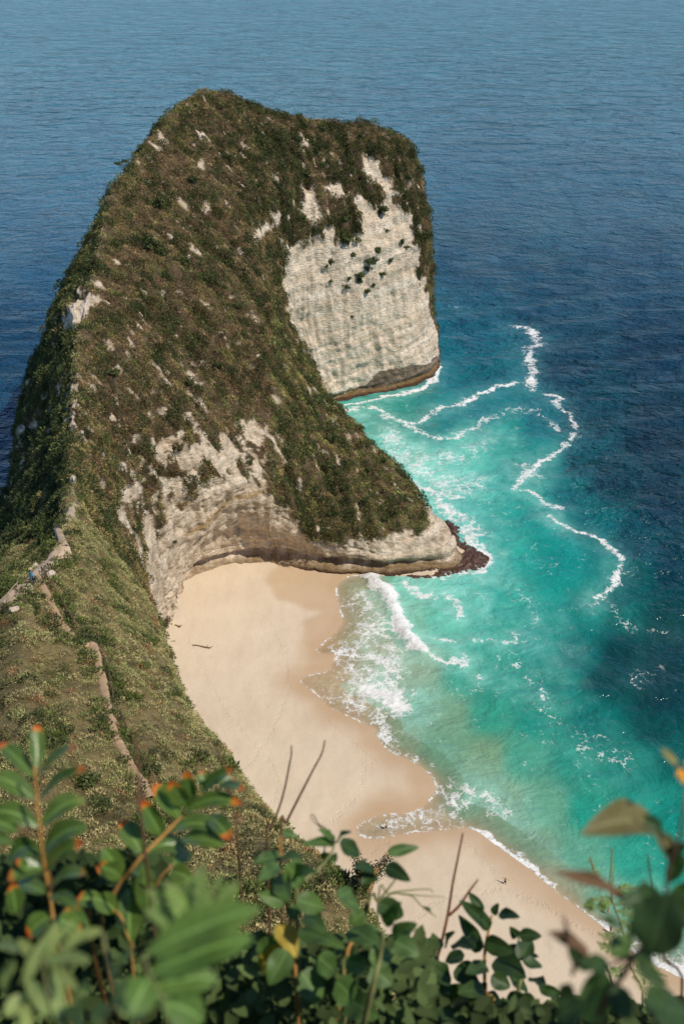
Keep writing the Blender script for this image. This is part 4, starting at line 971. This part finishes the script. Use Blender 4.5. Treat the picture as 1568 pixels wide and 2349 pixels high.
L_HEART = leaf_mat('heart_leaf', (.085, .155, .04), (.13, .19, .07), .5, .35, .22)
L_DARK = leaf_mat('dark_leaf', (.038, .075, .02), (.08, .11, .04), .45, .35, .2)
L_PALE = leaf_mat('pale_leaf', (.25, .32, .11), (.28, .34, .14), .5, .3, .15)
L_BIG = leaf_mat('big_leaf', (.105, .185, .04), (.14, .22, .06), .5, .3, .4)
L_FERN = leaf_mat('fern_leaf', (.19, .29, .08), (.2, .28, .09), .6, .25, .1)
L_OLIVE = leaf_mat('olive_leaf', (.16, .145, .06), (.17, .15, .07), .5, .3, .2)
L_BROWN = leaf_mat('withered_leaf', (.17, .095, .05), (.16, .10, .05), .6, .25, .2)
L_YELLOW = leaf_mat('yellowing_leaf', (.36, .28, .05), (.3, .23, .06), .55, .3, .25)
PETAL = simple('petal', (.85, .36, .02), rough=.5, var=.2, scale=20, bump=0)
BUD = simple('bud', (.28, .25, .08), rough=.55, var=.25, scale=20)
ST_ORANGE = simple('young_stem', (.42, .22, .06), scale=25, bump=.2); ST_GREEN = simple('green_stem', (.20, .21, .08), scale=25, bump=.2)
ST_RED = simple('red_twig', (.20, .075, .035), scale=30, bump=.4); ST_DARK = simple('dark_twig', (.07, .035, .02), scale=30, bump=.4)
UPV = np.array((0, 0, 1.0)); CAMP = np.array((0, 0, CAM_H))
IMG_UP = np.array((0, SP, CP))
def leaf(parent, mat, b, t, wpx, d, dt=None, lift=0, fold=.3, shape=(.42, 1.0), burn=0, face=.9, curl=.12, wave=.04, name='leaf', serr=0, notch=0, label=None):
    """b, t: base and tip; wpx: width as measured; d, dt: distance of base and tip"""
    dt = dt if dt is not None else d * (1 + rng.uniform(-.05, .03))
    B, T = near(*b, d), near(*t, dt); ln = np.linalg.norm(T - B); wd = wpx * d / FPX * .5
    ax = (T - B) / ln; n = face * (CAMP - (B + T) / 2) / np.linalg.norm(CAMP - (B + T) / 2) + UPV * .55 + rng.normal(0, .22, 3); n -= ax * (n @ ax); n /= np.linalg.norm(n)
    sd = np.cross(ax, n); NU, NV = 17, 7; V = []; U = []; VV = []
    for i in range(NU):
        u = i / (NU - 1); c = B + (T - B) * u + IMG_UP * (lift * d / FPX) * 4 * u * (1 - u) - n * curl * ln * max(0, u - .5) ** 2 * 2
        # outline: swelling at shape[0], pointed tip
        k = math.log(.5) / math.log(shape[0]); h = math.sin(math.pi * u ** k) ** (.75 * shape[1]) if 0 < u < 1 else 0
        h = max(h, .03 if u < .5 else .02)
        if serr: h *= 1 + serr * abs(math.sin(u * 40))
        if notch: h = h * (1 - notch * math.exp(-((u - .82) / .05) ** 2))
        for j in range(NV):
            v = -1 + 2 * j / (NV - 1)
            p = c + sd * v * wd * h * (1 - .12 * fold) + n * (abs(v) * wd * h * fold + wave * ln * math.sin(9 * u + 2.2 * v) * abs(v) * h)
            V.append(p); U.append(u); VV.append(v)
    me = mesh_np(name, np.array(V) - np.array(parent['_b']), grid_faces(NU, NV)); vval(me, 'u', U); vval(me, 'v', VV)
    if mat is L_GLOSS: vval(me, 'burn', [burn] * len(U))
    o = link(name, me, mat, parent)
    if label: o['label'] = label
    return o
def plant(name, label, cat, base, d0, group=None):
    p = near(*base, d0); z = ground(p[0], p[1])[0]
    if z > p[2]: z = p[2] - .05
    o = empty(name, (p[0], p[1], z)); tag(o, label, cat, group); o['_b'] = [p[0], p[1], z]; return o
def stem(parent, mat, pts, rpx, name='stem', down=True, taper=.5):
    """pts: (x, y, distance); the last one carries on down to the ground"""
    Q = [near(*q) for q in pts]
    if down:
        e = np.array(parent['_b']); Q.append(Q[-1] * .5 + e * .5 + np.array((0, 0, .02))); Q.append(e - np.array((0, 0, .1)))
    Q = catmull(np.array(Q), 4); n = len(Q); r0 = rpx * pts[0][2] / FPX
    MB().tube([tuple(q) for q in Q], [r0 * (taper + (1 - taper) * min(1, i / (n * .6))) for i in range(n)], 7).build(name, mat, parent, off=parent['_b'])

# --- pinnate shrub at the left edge, rusty orange leaf tips
A = plant('pinnate_shrub', 'glossy green shrub at the left edge with paired leaves and burnt orange tips', 'shrub', (140, 2330), 1.75)
stem(A, ST_ORANGE, [(80,1758,1.6),(85,1831,1.61),(92,1893,1.62),(97,1950,1.64),(103,1990,1.66),(118,2080,1.7),(130,2200,1.74)], 5.5)
stem(A, ST_ORANGE, [(97,1955,1.64),(120,2030,1.75),(125,2110,1.8)], 4, 'twig', True)
for b, t, w_, lf, bn in [((85,1764),(86,1660),32,0,1),((86,1782),(170,1706),32,4,1),((78,1782),(-4,1700),34,4,1),((88,1834),(190,1757),34,6,1),((82,1834),(-25,1778),40,10,.2),((94,1896),(196,1836),40,18,.1),((88,1896),(-22,1862),40,14,0),((98,1954),(196,1897),46,16,0),((96,1954),(14,1972),44,20,0),((103,1992),(186,1930),34,8,1),((100,1994),(16,2020),40,12,.6),((110,2040),(194,2000),42,10,.3),((115,2056),(182,2084),28,8,.2),((106,2050),(30,2030),40,8,1),((37,2096),(28,2030),40,2,.8),((118,2100),(60,2150),44,6,1),((122,2110),(190,2140),40,8,.6),((40,1905),(-30,1880),34,4,1),((36,1940),(-20,1925),30,3,1),((70,2010),(40,1975),26,3,1)]:
    leaf(A, L_GLOSS, b, t, w_ * 1.22, 1.66, lift=lf, burn=bn, shape=(.5, .8), fold=.35, wave=.02)
# --- second sprig to its right
B = plant('leafy_sprig', 'arching green sprig with orange leaf tips in front of the lower hillside path', 'shrub', (250, 2300), 2.05)
stem(B, ST_ORANGE, [(480,1800,1.98),(459,1822,1.97),(439,1845,1.95),(417,1872,1.94),(374,1917,1.92),(329,1960,1.9),(305,1990,1.9),(283,2017,1.92),(240,2080,1.95),(206,2127,2.0)], 5)
stem(B, ST_ORANGE, [(298,2160,1.9),(269,2092,1.92),(234,2135,2.0)], 5, 'twig')
stem(B, ST_ORANGE, [(396,1985,1.92),(370,2010,1.92),(343,2060,1.95),(300,2140,2.0)], 4, 'twig')
for b, t, w_, lf, bn in [((329,1962),(280,1879),46,0,1),((373,1918),(325,1837),46,0,1),((414,1874),(353,1803),50,2,1),((431,1852),(392,1797),40,0,1),((439,1846),(428,1773),32,0,1),((380,1916),(518,1914),40,26,.3),((419,1868),(554,1843),32,22,.8),((335,1959),(438,1962),40,24,.2),((487,1818),(559,1807),28,8,1),((459,1820),(529,1765),28,6,1),((476,1872),(528,1925),40,8,.8),((414,1925),(510,1936),46,6,0),((282,2009),(238,1946),44,2,0),((343,2105),(329,1990),44,0,0),((298,2166),(296,2040),56,0,0),((470,1810),(462,1768),24,0,1),((500,1800),(540,1790),22,4,1),((300,2000),(350,2030),40,8,0),((283,2017),(225,1990),40,8,.8),((269,2092),(215,2060),44,6,0),((396,1985),(430,1958),30,4,.6),((360,2020),(300,2050),40,4,0),((390,2000),(440,2020),42,5,0),((240,2080),(175,2060),40,6,.8),((206,2127),(150,2090),38,6,.5),((340,2070),(420,2090),46,5,0)]:
    leaf(B, L_GLOSS, b, t, w_ * 1.12, 1.93, lift=lf, burn=bn, shape=(.56, .8), fold=.4, wave=.02)
# --- feathery plant, soft and close
Cc = plant('feathery_plant', 'pale green feathery plant close to the viewer, left of the bottom centre', 'plant', (420, 2330), 1.25)
def frond(parent, mat, line, d, lw, n, name='frond'):
    L = catmull(np.array([near(x, y, d) for x, y in line]), 10); V = []; F = []; U = []; VV = []
    lw = lw * d / FPX
    for k in range(n):
        u = k / n; q = u * (len(L) - 2); i = int(q); c = L[i] * (1 - q + i) + L[i + 1] * (q - i); ax = L[i + 1] - L[i]; ax /= np.linalg.norm(ax)
        nn = (CAMP - c) / np.linalg.norm(CAMP - c) + UPV * .6 + rng.normal(0, .3, 3); sd = np.cross(ax, nn); sd /= np.linalg.norm(sd)
        for s_ in (-1, 1):
            ll = lw * math.sin(math.pi * (.12 + .83 * u)) * rng.uniform(.85, 1.15); dd = sd * s_ + ax * .55 + rng.normal(0, .12, 3); dd /= np.linalg.norm(dd); w2 = np.cross(dd, nn); w2 = w2 / np.linalg.norm(w2) * ll * .13
            b_ = len(V); V += [c, c + dd * ll * .5 + w2, c + dd * ll, c + dd * ll * .5 - w2]; F.append((b_, b_ + 1, b_ + 2, b_ + 3)); U += [0, .5, .8, .5]; VV += [0, .6, 0, -.6]
    me = mesh_np(name, np.array(V) - np.array(parent['_b']), np.array(F), smooth=False); vval(me, 'u', U); vval(me, 'v', VV); link(name, me, mat, parent)
    MB().tube([tuple(p) for p in L], .0007 * d, 5).build('frond_stalk', ST_GREEN, parent, off=parent['_b'])
stem(Cc, ST_GREEN, [(452,2180,1.15),(445,2230,1.15),(430,2300,1.17)], 5)
for k in range(26):
    t_ = rng.uniform(-1, 1); x0 = 450 + 45 * t_ + rng.uniform(-15, 15); y0 = 2170 + rng.uniform(-40, 30); x1 = 450 + 120 * t_ + rng.uniform(-15, 15); y1 = 1985 + 70 * abs(t_) + rng.uniform(-25, 60)
    frond(Cc, L_FERN, [(x0, y0), ((x0 + x1) / 2 - 12 * t_, (y0 + y1) / 2 - 18), (x1, y1)], 1.15 + rng.uniform(-.1, .1), rng.uniform(16, 26), 46)
G2 = plant('broad_leaf_plant', 'plant with big ribbed bright green leaves, blurred at the bottom centre', 'plant', (400, 2340), 1.05)
stem(G2, ST_GREEN, [(330,2185,.92),(345,2245,.92),(380,2310,.93)], 7)
for b, t, w_ in [((335,2190),(592,2082),84),((342,2235),(575,2150),84),((355,2265),(500,2245),70),((345,2245),(300,2330),80),((372,2300),(470,2345),80)]:
    leaf(G2, L_BIG, b, t, w_, .92, lift=10, fold=.3, serr=.14, shape=(.52, .9), wave=.03)
# --- heart-leaved climber, centre
Dv = plant('heart_leaf_vine', 'climber with soft heart-shaped leaves and two yellowing ones, bottom centre', 'vine', (690, 2330), 2.4)
stem(Dv, ST_ORANGE, [(641,1915,2.2),(644,1961,2.2),(646,2004,2.2),(656,2062,2.22),(668,2120,2.25),(674,2186,2.28),(680,2280,2.32)], 5)
stem(Dv, ST_GREEN, [(768,1932,2.4),(760,1956,2.38),(734,1990,2.36),(700,2018,2.34),(680,2060,2.3)], 4.5, 'twig')
stem(Dv, ST_ORANGE, [(889,1956,2.5),(872,1980,2.5),(861,1998,2.5),(850,2040,2.5),(836,2088,2.48),(815,2150,2.45),(790,2220,2.42)], 4.5, 'twig')
stem(Dv, ST_GREEN, [(908,2015,2.5),(885,2045,2.5),(866,2068,2.5),(840,2090,2.48)], 4, 'twig')
stem(Dv, ST_GREEN, [(784,2160,2.3),(788,2240,2.32),(793,2320,2.34)], 5)
stem(Dv, ST_GREEN, [(880,2134,2.1),(870,2200,2.12),(846,2300,2.14)], 8)
HEART = dict(shape=(.34, .85), fold=.22, curl=.25)
for b, t, w_ in [((768,1931),(704,1932),26),((767,1930),(739,1902),24),((771,1930),(797,1903),24),((778,1934),(834,1962),40),((759,1958),(734,1977),30),((762,1960),(770,1977),26),((889,1956),(961,1942),28),((858,2000),(826,1982),40),((856,2002),(832,2026),38),((885,1986),(937,2018),38),((869,2070),(928,2106),52),((647,1908),(681,1920),20)]:
    leaf(Dv, L_HEART if w_ < 36 else L_DARK, b, t, w_, 2.42, **HEART)
for b, t, w_ in [((644,1963),(583,1975),36),((648,1963),(688,1966),32),((655,1984),(700,2032),62),((644,2004),(658,2064),58),((640,1985),(600,2010),40),((655,2068),(594,2052),42),((681,2065),(748,2084),52),((672,2075),(675,2110),40),((657,2073),(617,2020),40),((629,2150),(600,2215),60),((684,2134),(782,2165),44),((801,2132),(876,2170),56),((729,2194),(776,2236),56),((774,2059),(812,2040),36),((780,2055),(830,2085),40),((836,2092),(800,2120),44),((820,2140),(880,2150),50),((846,2200),(905,2190),50),((850,2220),(900,2260),60),((690,2230),(740,2300),70),((770,2250),(820,2300),64),((880,2120),(910,2080),34),((660,2180),(615,2260),60),((700,2100),(742,2130),44),((790,2200),(850,2225),46),((665,2000),(715,1995),34),((795,2290),(860,2330),70),((900,2150),(950,2120),44),((905,2160),(960,2190),50)]:
    leaf(Dv, L_HEART, b, t, w_, 2.22 + rng.uniform(-.12, .12), **HEART)
leaf(Dv, L_YELLOW, (638,2120), (680,2192), 54, 2.2, fold=.5, curl=.3, label='curled yellowing leaf')
leaf(Dv, L_YELLOW, (648,2165), (592,2236), 48, 2.2, fold=.6, curl=.3, label='yellowing leaf with a brown tip')
# --- dry sprigs reaching right over the sand
Dy = plant('dry_sprig', 'pale dry sprig bending right over the sand below the heart-shaped leaves', 'twig', (850, 2330), 2.7)
stem(Dy, ST_GREEN, [(992,2048,2.6),(985,2040,2.6),(940,2042,2.6),(890,2050,2.6),(866,2072,2.6)], 2.2, 'twig')
stem(Dy, ST_GREEN, [(1020,2058,2.6),(960,2054,2.6),(900,2050,2.6),(866,2072,2.6)], 1.8, 'twig', False)
stem(Dy, ST_GREEN, [(1000,2104,2.6),(968,2080,2.6),(945,2056,2.6),(915,2050,2.6)], 2.0, 'twig', False)
leaf(Dy, L_DARK, (968,2078), (998,2100), 9, 2.6)
# --- pointed-leaf shrub, lower right of centre
E = plant('pointed_leaf_shrub', 'dark shrub with small pointed leaves in front of the sand, lower right of centre', 'shrub', (1110, 2345), 3.1)
stem(E, ST_ORANGE, [(1127,2100,3.0),(1118,2143,3.0),(1111,2188,3.0),(1113,2278,3.0),(1130,2320,3.02)], 5)
stem(E, ST_GREEN, [(1190,2143,3.0),(1186,2191,3.0),(1196,2230,3.0),(1180,2300,3.0)], 4.5, 'twig')
stem(E, ST_RED, [(1085,2225,3.0),(1100,2260,3.0),(1113,2285,3.0)], 4, 'twig')
POINT = dict(shape=(.36, .9), fold=.3, curl=.15)
for b, t, w_ in [((1107,2092),(1074,2046),24),((1124,2129),(1060,2068),38),((1101,2183),(1056,2103),40),((1144,2095),(1188,2102),28),((1130,2098),(1142,2072),20),((1190,2145),(1241,2147),32),((1113,2160),(1176,2184),46),((1020,2170),(1038,2136),28),((1060,2165),(1090,2150),34),((1040,2165),(1080,2170),36),((1189,2202),(1220,2153),44),((1197,2206),(1245,2216),30),((1135,2200),(1203,2240),60),((1065,2191),(1018,2204),34),((1048,2215),(1092,2258),56),((992,2219),(1040,2256),48),((1220,2243),(1248,2264),34),((1234,2265),(1290,2283),28),((1163,2234),(1217,2276),36),((1023,2314),(1075,2262),76),((1062,2347),(1117,2296),84),((1177,2299),(1236,2342),76),((1186,2150),(1170,2128),26),((1195,2188),(1160,2170),30),((1115,2215),(1070,2230),40),((1125,2240),(1170,2265),44),((1000,2190),(960,2220),44),((1010,2180),(985,2150),34),((1000,2240),(950,2262),54),((1100,2290),(1150,2330),64),((1030,2260),(985,2300),60),((1120,2110),(1098,2120),22),((1187,2195),(1230,2190),26),((1110,2270),(1055,2275),44),((1130,2300),(1085,2320),50),((1160,2290),(1210,2300),44),((1180,2320),(1250,2330),60),((1060,2330),(1000,2340),70)]:
    leaf(E, L_DARK, b, t, w_, 3.0 + rng.uniform(-.15, .15), **POINT)
# --- bare twigs
T1 = plant('bare_twig', 'forked reddish bare twig standing against the sand, right of centre', 'twig', (985, 2330), 3.3)
stem(T1, ST_RED, [(1061,1911,3.2),(1048,1975,3.2),(1037,2031,3.2),(1027,2095,3.2),(1011,2166,3.2),(995,2225,3.22),(988,2290,3.25)], 4.2)
stem(T1, ST_RED, [(1096,2017,3.2),(1075,2045,3.2),(1052,2078,3.2),(1029,2100,3.2)], 3.4, 'side_twig', False)
T2 = plant('bare_twig', 'thin bare twig against the sand, left of the pair above the vine', 'twig', (610, 2250), 3.4)
stem(T2, MW_TWIG, [(668,1710,3.3),(668,1730,3.3),(664,1752,3.3),(654,1804,3.3),(640,1854,3.3),(623,1897,3.3),(612,1950,3.3)], 3.0)
T3 = plant('bare_twig', 'thin bare twig against the sand, taller and right of the pair above the vine', 'twig', (632, 2280), 3.4)
stem(T3, MW_TWIG, [(745,1698,3.3),(738,1728,3.3),(720,1762,3.3),(700,1801,3.3),(676,1848,3.3),(656,1888,3.3),(643,1920,3.3)], 3.2)
T4 = plant('bare_twig', 'blurred upright bare twig in front of the dirt path on the hillside', 'twig', (340, 2300), 1.9)
stem(T4, MW_TWIG, [(306,1660,1.7),(313,1715,1.7),(318,1763,1.7),(321,1830,1.7),(325,1890,1.7)], 3.8)
stem(T4, MW_TWIG, [(346,1728,1.7),(332,1745,1.7),(319,1764,1.7)], 2, 'side_twig', False)
T5 = plant('bare_twig', 'short brown twig tip against the sand beside the hill edge', 'twig', (560, 2290), 3.4)
stem(T5, MW_TWIG, [(491,1704,3.2),(500,1725,3.2),(515,1758,3.2),(530,1840,3.2),(545,1930,3.2)], 2.6)
T6 = plant('bare_twig', 'dark slanting twig crossing the turquoise water at the right', 'twig', (1560, 2340), 2.6)
stem(T6, ST_DARK, [(1484,1960,2.5),(1490,2005,2.5),(1500,2060,2.5),(1514,2150,2.5),(1524,2200,2.5),(1562,2285,2.52)], 3.0)
# --- curled dead tendril over the sand
T7 = plant('dry_tendril', 'small curled grey tendril above the heart-leaved climber', 'twig', (700, 2300), 3.0)
stem(T7, ST_DARK, [(711,1872,2.9),(718,1869,2.9),(724,1880,2.9),(732,1892,2.9),(742,1897,2.9),(750,1906,2.9)], 1.6, 'tendril', False)
stem(T7, ST_DARK, [(712,1874,2.9),(722,1888,2.9),(728,1893,2.9),(738,1900,2.9),(746,1905,2.9),(756,1920,2.9),(740,1990,2.9)], 1.6, 'tendril')
# --- tall blurred plant at the right edge with a yellow flower
F = plant('flowering_plant', 'tall blurred plant at the right edge with folded leaves and a yellow flower', 'plant', (1380, 2345), 1.25)
stem(F, ST_DARK, [(1568,1852,1.1),(1554,1931,1.1),(1533,1986,1.1),(1525,2053,1.1),(1504,2146,1.1),(1458,2187,1.1),(1429,2236,1.12),(1376,2320,1.14)], 6.5)
stem(F, ST_GREEN, [(1578,1760,1.1),(1574,1800,1.1),(1568,1860,1.1)], 5, 'flower_stalk', False)
stem(F, ST_DARK, [(1395,2215,1.1),(1420,2205,1.1),(1458,2187,1.1)], 5, 'twig', False)
for m_, b, t, w_, kw in [(L_OLIVE,(1503,1900),(1338,1912),92,dict(lift=22,fold=.55,curl=.1)),(L_DARK,(1515,1905),(1475,1868),36,{}),(L_OLIVE,(1545,1972),(1502,1900),44,dict(fold=.6)),(L_DARK,(1530,1980),(1570,1935),40,{}),
    (L_HEART,(1570,1962),(1526,2028),40,{}),(L_BROWN,(1432,2062),(1276,1998),40,dict(fold=.8,lift=4)),(L_DARK,(1470,2060),(1425,2075),50,{}),(L_DARK,(1532,2050),(1486,2192),124,dict(fold=.15,shape=(.5,.8))),(L_DARK,(1520,2060),(1452,2050),64,{}),
    (L_DARK,(1530,2050),(1590,2130),110,dict(fold=.15)),(L_HEART,(1545,2080),(1580,2020),44,{}),(L_DARK,(1426,2126),(1380,2106),24,{}),(L_HEART,(1402,2197),(1449,2140),50,{}),(L_BROWN,(1350,2192),(1258,2135),44,dict(fold=.5)),(L_DARK,(1395,2215),(1333,2208),46,{}),(L_DARK,(1350,2230),(1300,2170),36,dict(fold=.5)),
    (L_HEART,(1390,2230),(1343,2352),78,dict(fold=.12,shape=(.45,.75))),(L_DARK,(1455,2219),(1536,2258),36,{}),(L_DARK,(1308,2256),(1290,2312),44,{}),(L_DARK,(1475,2300),(1590,2330),90,dict(fold=.2)),(L_DARK,(1480,2275),(1540,2330),70,{}),(L_DARK,(1410,2260),(1440,2340),56,{}),(L_DARK,(1458,2187),(1500,2215),44,{}),(L_DARK,(1440,2150),(1470,2110),36,{}),(L_DARK,(1340,2300),(1270,2340),60,{}),(L_BROWN,(1310,2240),(1320,2205),12,{}),(L_BROWN,(1306,2180),(1293,2098),8,{})]:
    leaf(F, m_, b, t, w_, 1.1 + rng.uniform(-.05, .05), **kw)
leaf(F, BUD, (1553,1758), (1519,1718), 20, 1.1, fold=.5, name='bud', label='closed olive-yellow bud')
for t in ((1568,1790),(1585,1760),(1590,1785),(1556,1776),(1575,1745)):
    leaf(F, PETAL, (1578,1768), t, 20, 1.1, fold=.25, name='petal', shape=(.6,.7))
# --- fine feathery sprig in front of the water
Gs = plant('feathery_sprig', 'fine feathery sprig with tiny leaflets and yellowish tips against the pale shallows', 'plant', (1480, 2345), 3.6)
stem(Gs, ST_GREEN, [(1402,1950,3.5),(1400,1990,3.5),(1398,2035,3.5),(1408,2082,3.5),(1423,2120,3.5),(1446,2218,3.5),(1472,2314,3.5)], 2.6)
stem(Gs, ST_GREEN, [(1350,1968,3.5),(1360,1995,3.5),(1376,2018,3.5),(1396,2036,3.5)], 1.8, 'twig', False)
stem(Gs, ST_GREEN, [(1408,1985,3.5),(1405,2010,3.5),(1402,2040,3.5)], 1.5, 'twig', False)
stem(Gs, ST_DARK, [(1420,2340,3.5),(1405,2260,3.5),(1390,2215,3.5)], 2.2, 'twig', False)
for q in [[(1404,2052),(1430,2040),(1462,2036)],[(1410,2075),(1440,2070),(1480,2085)],[(1412,2090),(1445,2095),(1475,2120)],[(1418,2110),(1445,2125),(1470,2160)],[(1406,2072),(1390,2066),(1352,2060)],[(1360,2062),(1352,2075),(1350,2092)],[(1382,2066),(1380,2078),(1382,2090)],[(1424,2130),(1400,2150),(1370,2140)],[(1430,2150),(1395,2175),(1368,2160)],[(1440,2200),(1480,2220),(1530,2240)],[(1446,2220),(1490,2250),(1530,2275)],[(1450,2240),(1490,2280),(1520,2310)],[(1440,2210),(1415,2230),(1390,2226)]]:
    frond(Gs, L_FERN, q, 3.5, 16, 18)
frond(Gs, L_YELLOW, [(1376,2018),(1364,2000),(1352,1966)], 3.5, 8, 14, 'flower_spike'); frond(Gs, L_YELLOW, [(1400,2010),(1401,1985),(1403,1948)], 3.5, 5, 14, 'flower_spike')
# --- pale lance-leaved plant at the lower left corner
I = plant('lance_leaf_plant', 'blurred plant with pale lance-shaped leaves in the lower left corner', 'plant', (150, 2345), 1.1)
stem(I, ST_GREEN, [(236,2140,1.05),(246,2200,1.05),(262,2290,1.06)], 8)
stem(I, ST_GREEN, [(100,2204,1.0),(110,2270,1.02)], 6)
for b, t, w_, lf in [((236,2133),(132,2180),40,6),((103,2204),(204,2200),42,4),((94,2205),(168,2112),32,0),((47,2260),(128,2118),40,-6),((131,2211),(134,2345),46,0),((200,2245),(172,2345),44,0),((244,2299),(212,2352),50,0),((-6,2165),(40,2178),40,0),((36,2200),(0,2275),44,0),((60,2240),(110,2330),40,0),((110,2200),(176,2265),34,0),((30,2290),(70,2360),50,0),((95,2215),(40,2150),36,0),((150,2300),(190,2360),44,0),((262,2290),(300,2240),44,0),((255,2240),(300,2180),40,0),((262,2290),(330,2340),50,0),((10,2330),(60,2280),50,0)]:
    leaf(I, L_PALE, b, t, w_ * .82, 1.04 + rng.uniform(-.06, .06), lift=lf, fold=.3, shape=(.5, .8))
# --- shaded leaves filling the bank under the plants
def bank(name, n, xs, ys, d0, d1, mat_leaf, tint0, lo, hi, label):
    V = []; Tn = []; Q = []
    for k in range(n):
        c = near(rng.uniform(*xs), rng.uniform(*ys), rng.uniform(d0, d1)); g = ground(c[0], c[1])[0]
        if c[2] < g - .1: c[2] = g + rng.uniform(0, .2)
        L = rng.uniform(lo, hi); nn = UPV * .7 + (CAMP - c) / np.linalg.norm(CAMP - c) * .5 + rng.normal(0, .45, 3); nn /= np.linalg.norm(nn); a = np.cross(nn, rng.normal(size=3)); a /= np.linalg.norm(a); b = np.cross(nn, a)
        base = len(V); w_ = L * rng.uniform(.22, .36)
        V += [c - a * L * .5, c - a * L * .2 + b * w_, c + a * L * .18 + b * w_ * .9, c + a * L * .55 - nn * L * .12, c + a * L * .18 - b * w_ * .9, c - a * L * .2 - b * w_, c - a * .02 * L - nn * L * .07]
        Q += [(base, base + 6, base + 1), (base + 1, base + 6, base + 2), (base + 2, base + 6, base + 3), (base + 3, base + 6, base + 4), (base + 4, base + 6, base + 5), (base + 5, base + 6, base)]
        Tn += [np.array(tint0) * rng.uniform(.5, 1.5)] * 7
    me = mesh_np(name, np.array(V), tris=np.array(Q)); vcol(me, 'tint', np.array(Tn)); tag(link(name, me, mat_leaf), label, kind='stuff')
bank('undergrowth', 3000, (-60, 1000), (2150, 2430), 2.4, 3.7, VEG, (.085, .125, .04), .03, .07, 'dark tangled undergrowth on the bank below the near plants')
bank('undergrowth', 700, (-60, 420), (1960, 2200), 2.2, 3.0, VEG, (.05, .08, .025), .03, .075, 'dark undergrowth behind the shrub with orange leaf tips')
bank('undergrowth', 900, (980, 1600), (2300, 2440), 2.4, 3.8, VEG, (.06, .09, .03), .03, .075, 'dark undergrowth at the lower right edge of the bank')
for o in list(COL.objects):
    if '_b' in o.keys(): del o['_b']
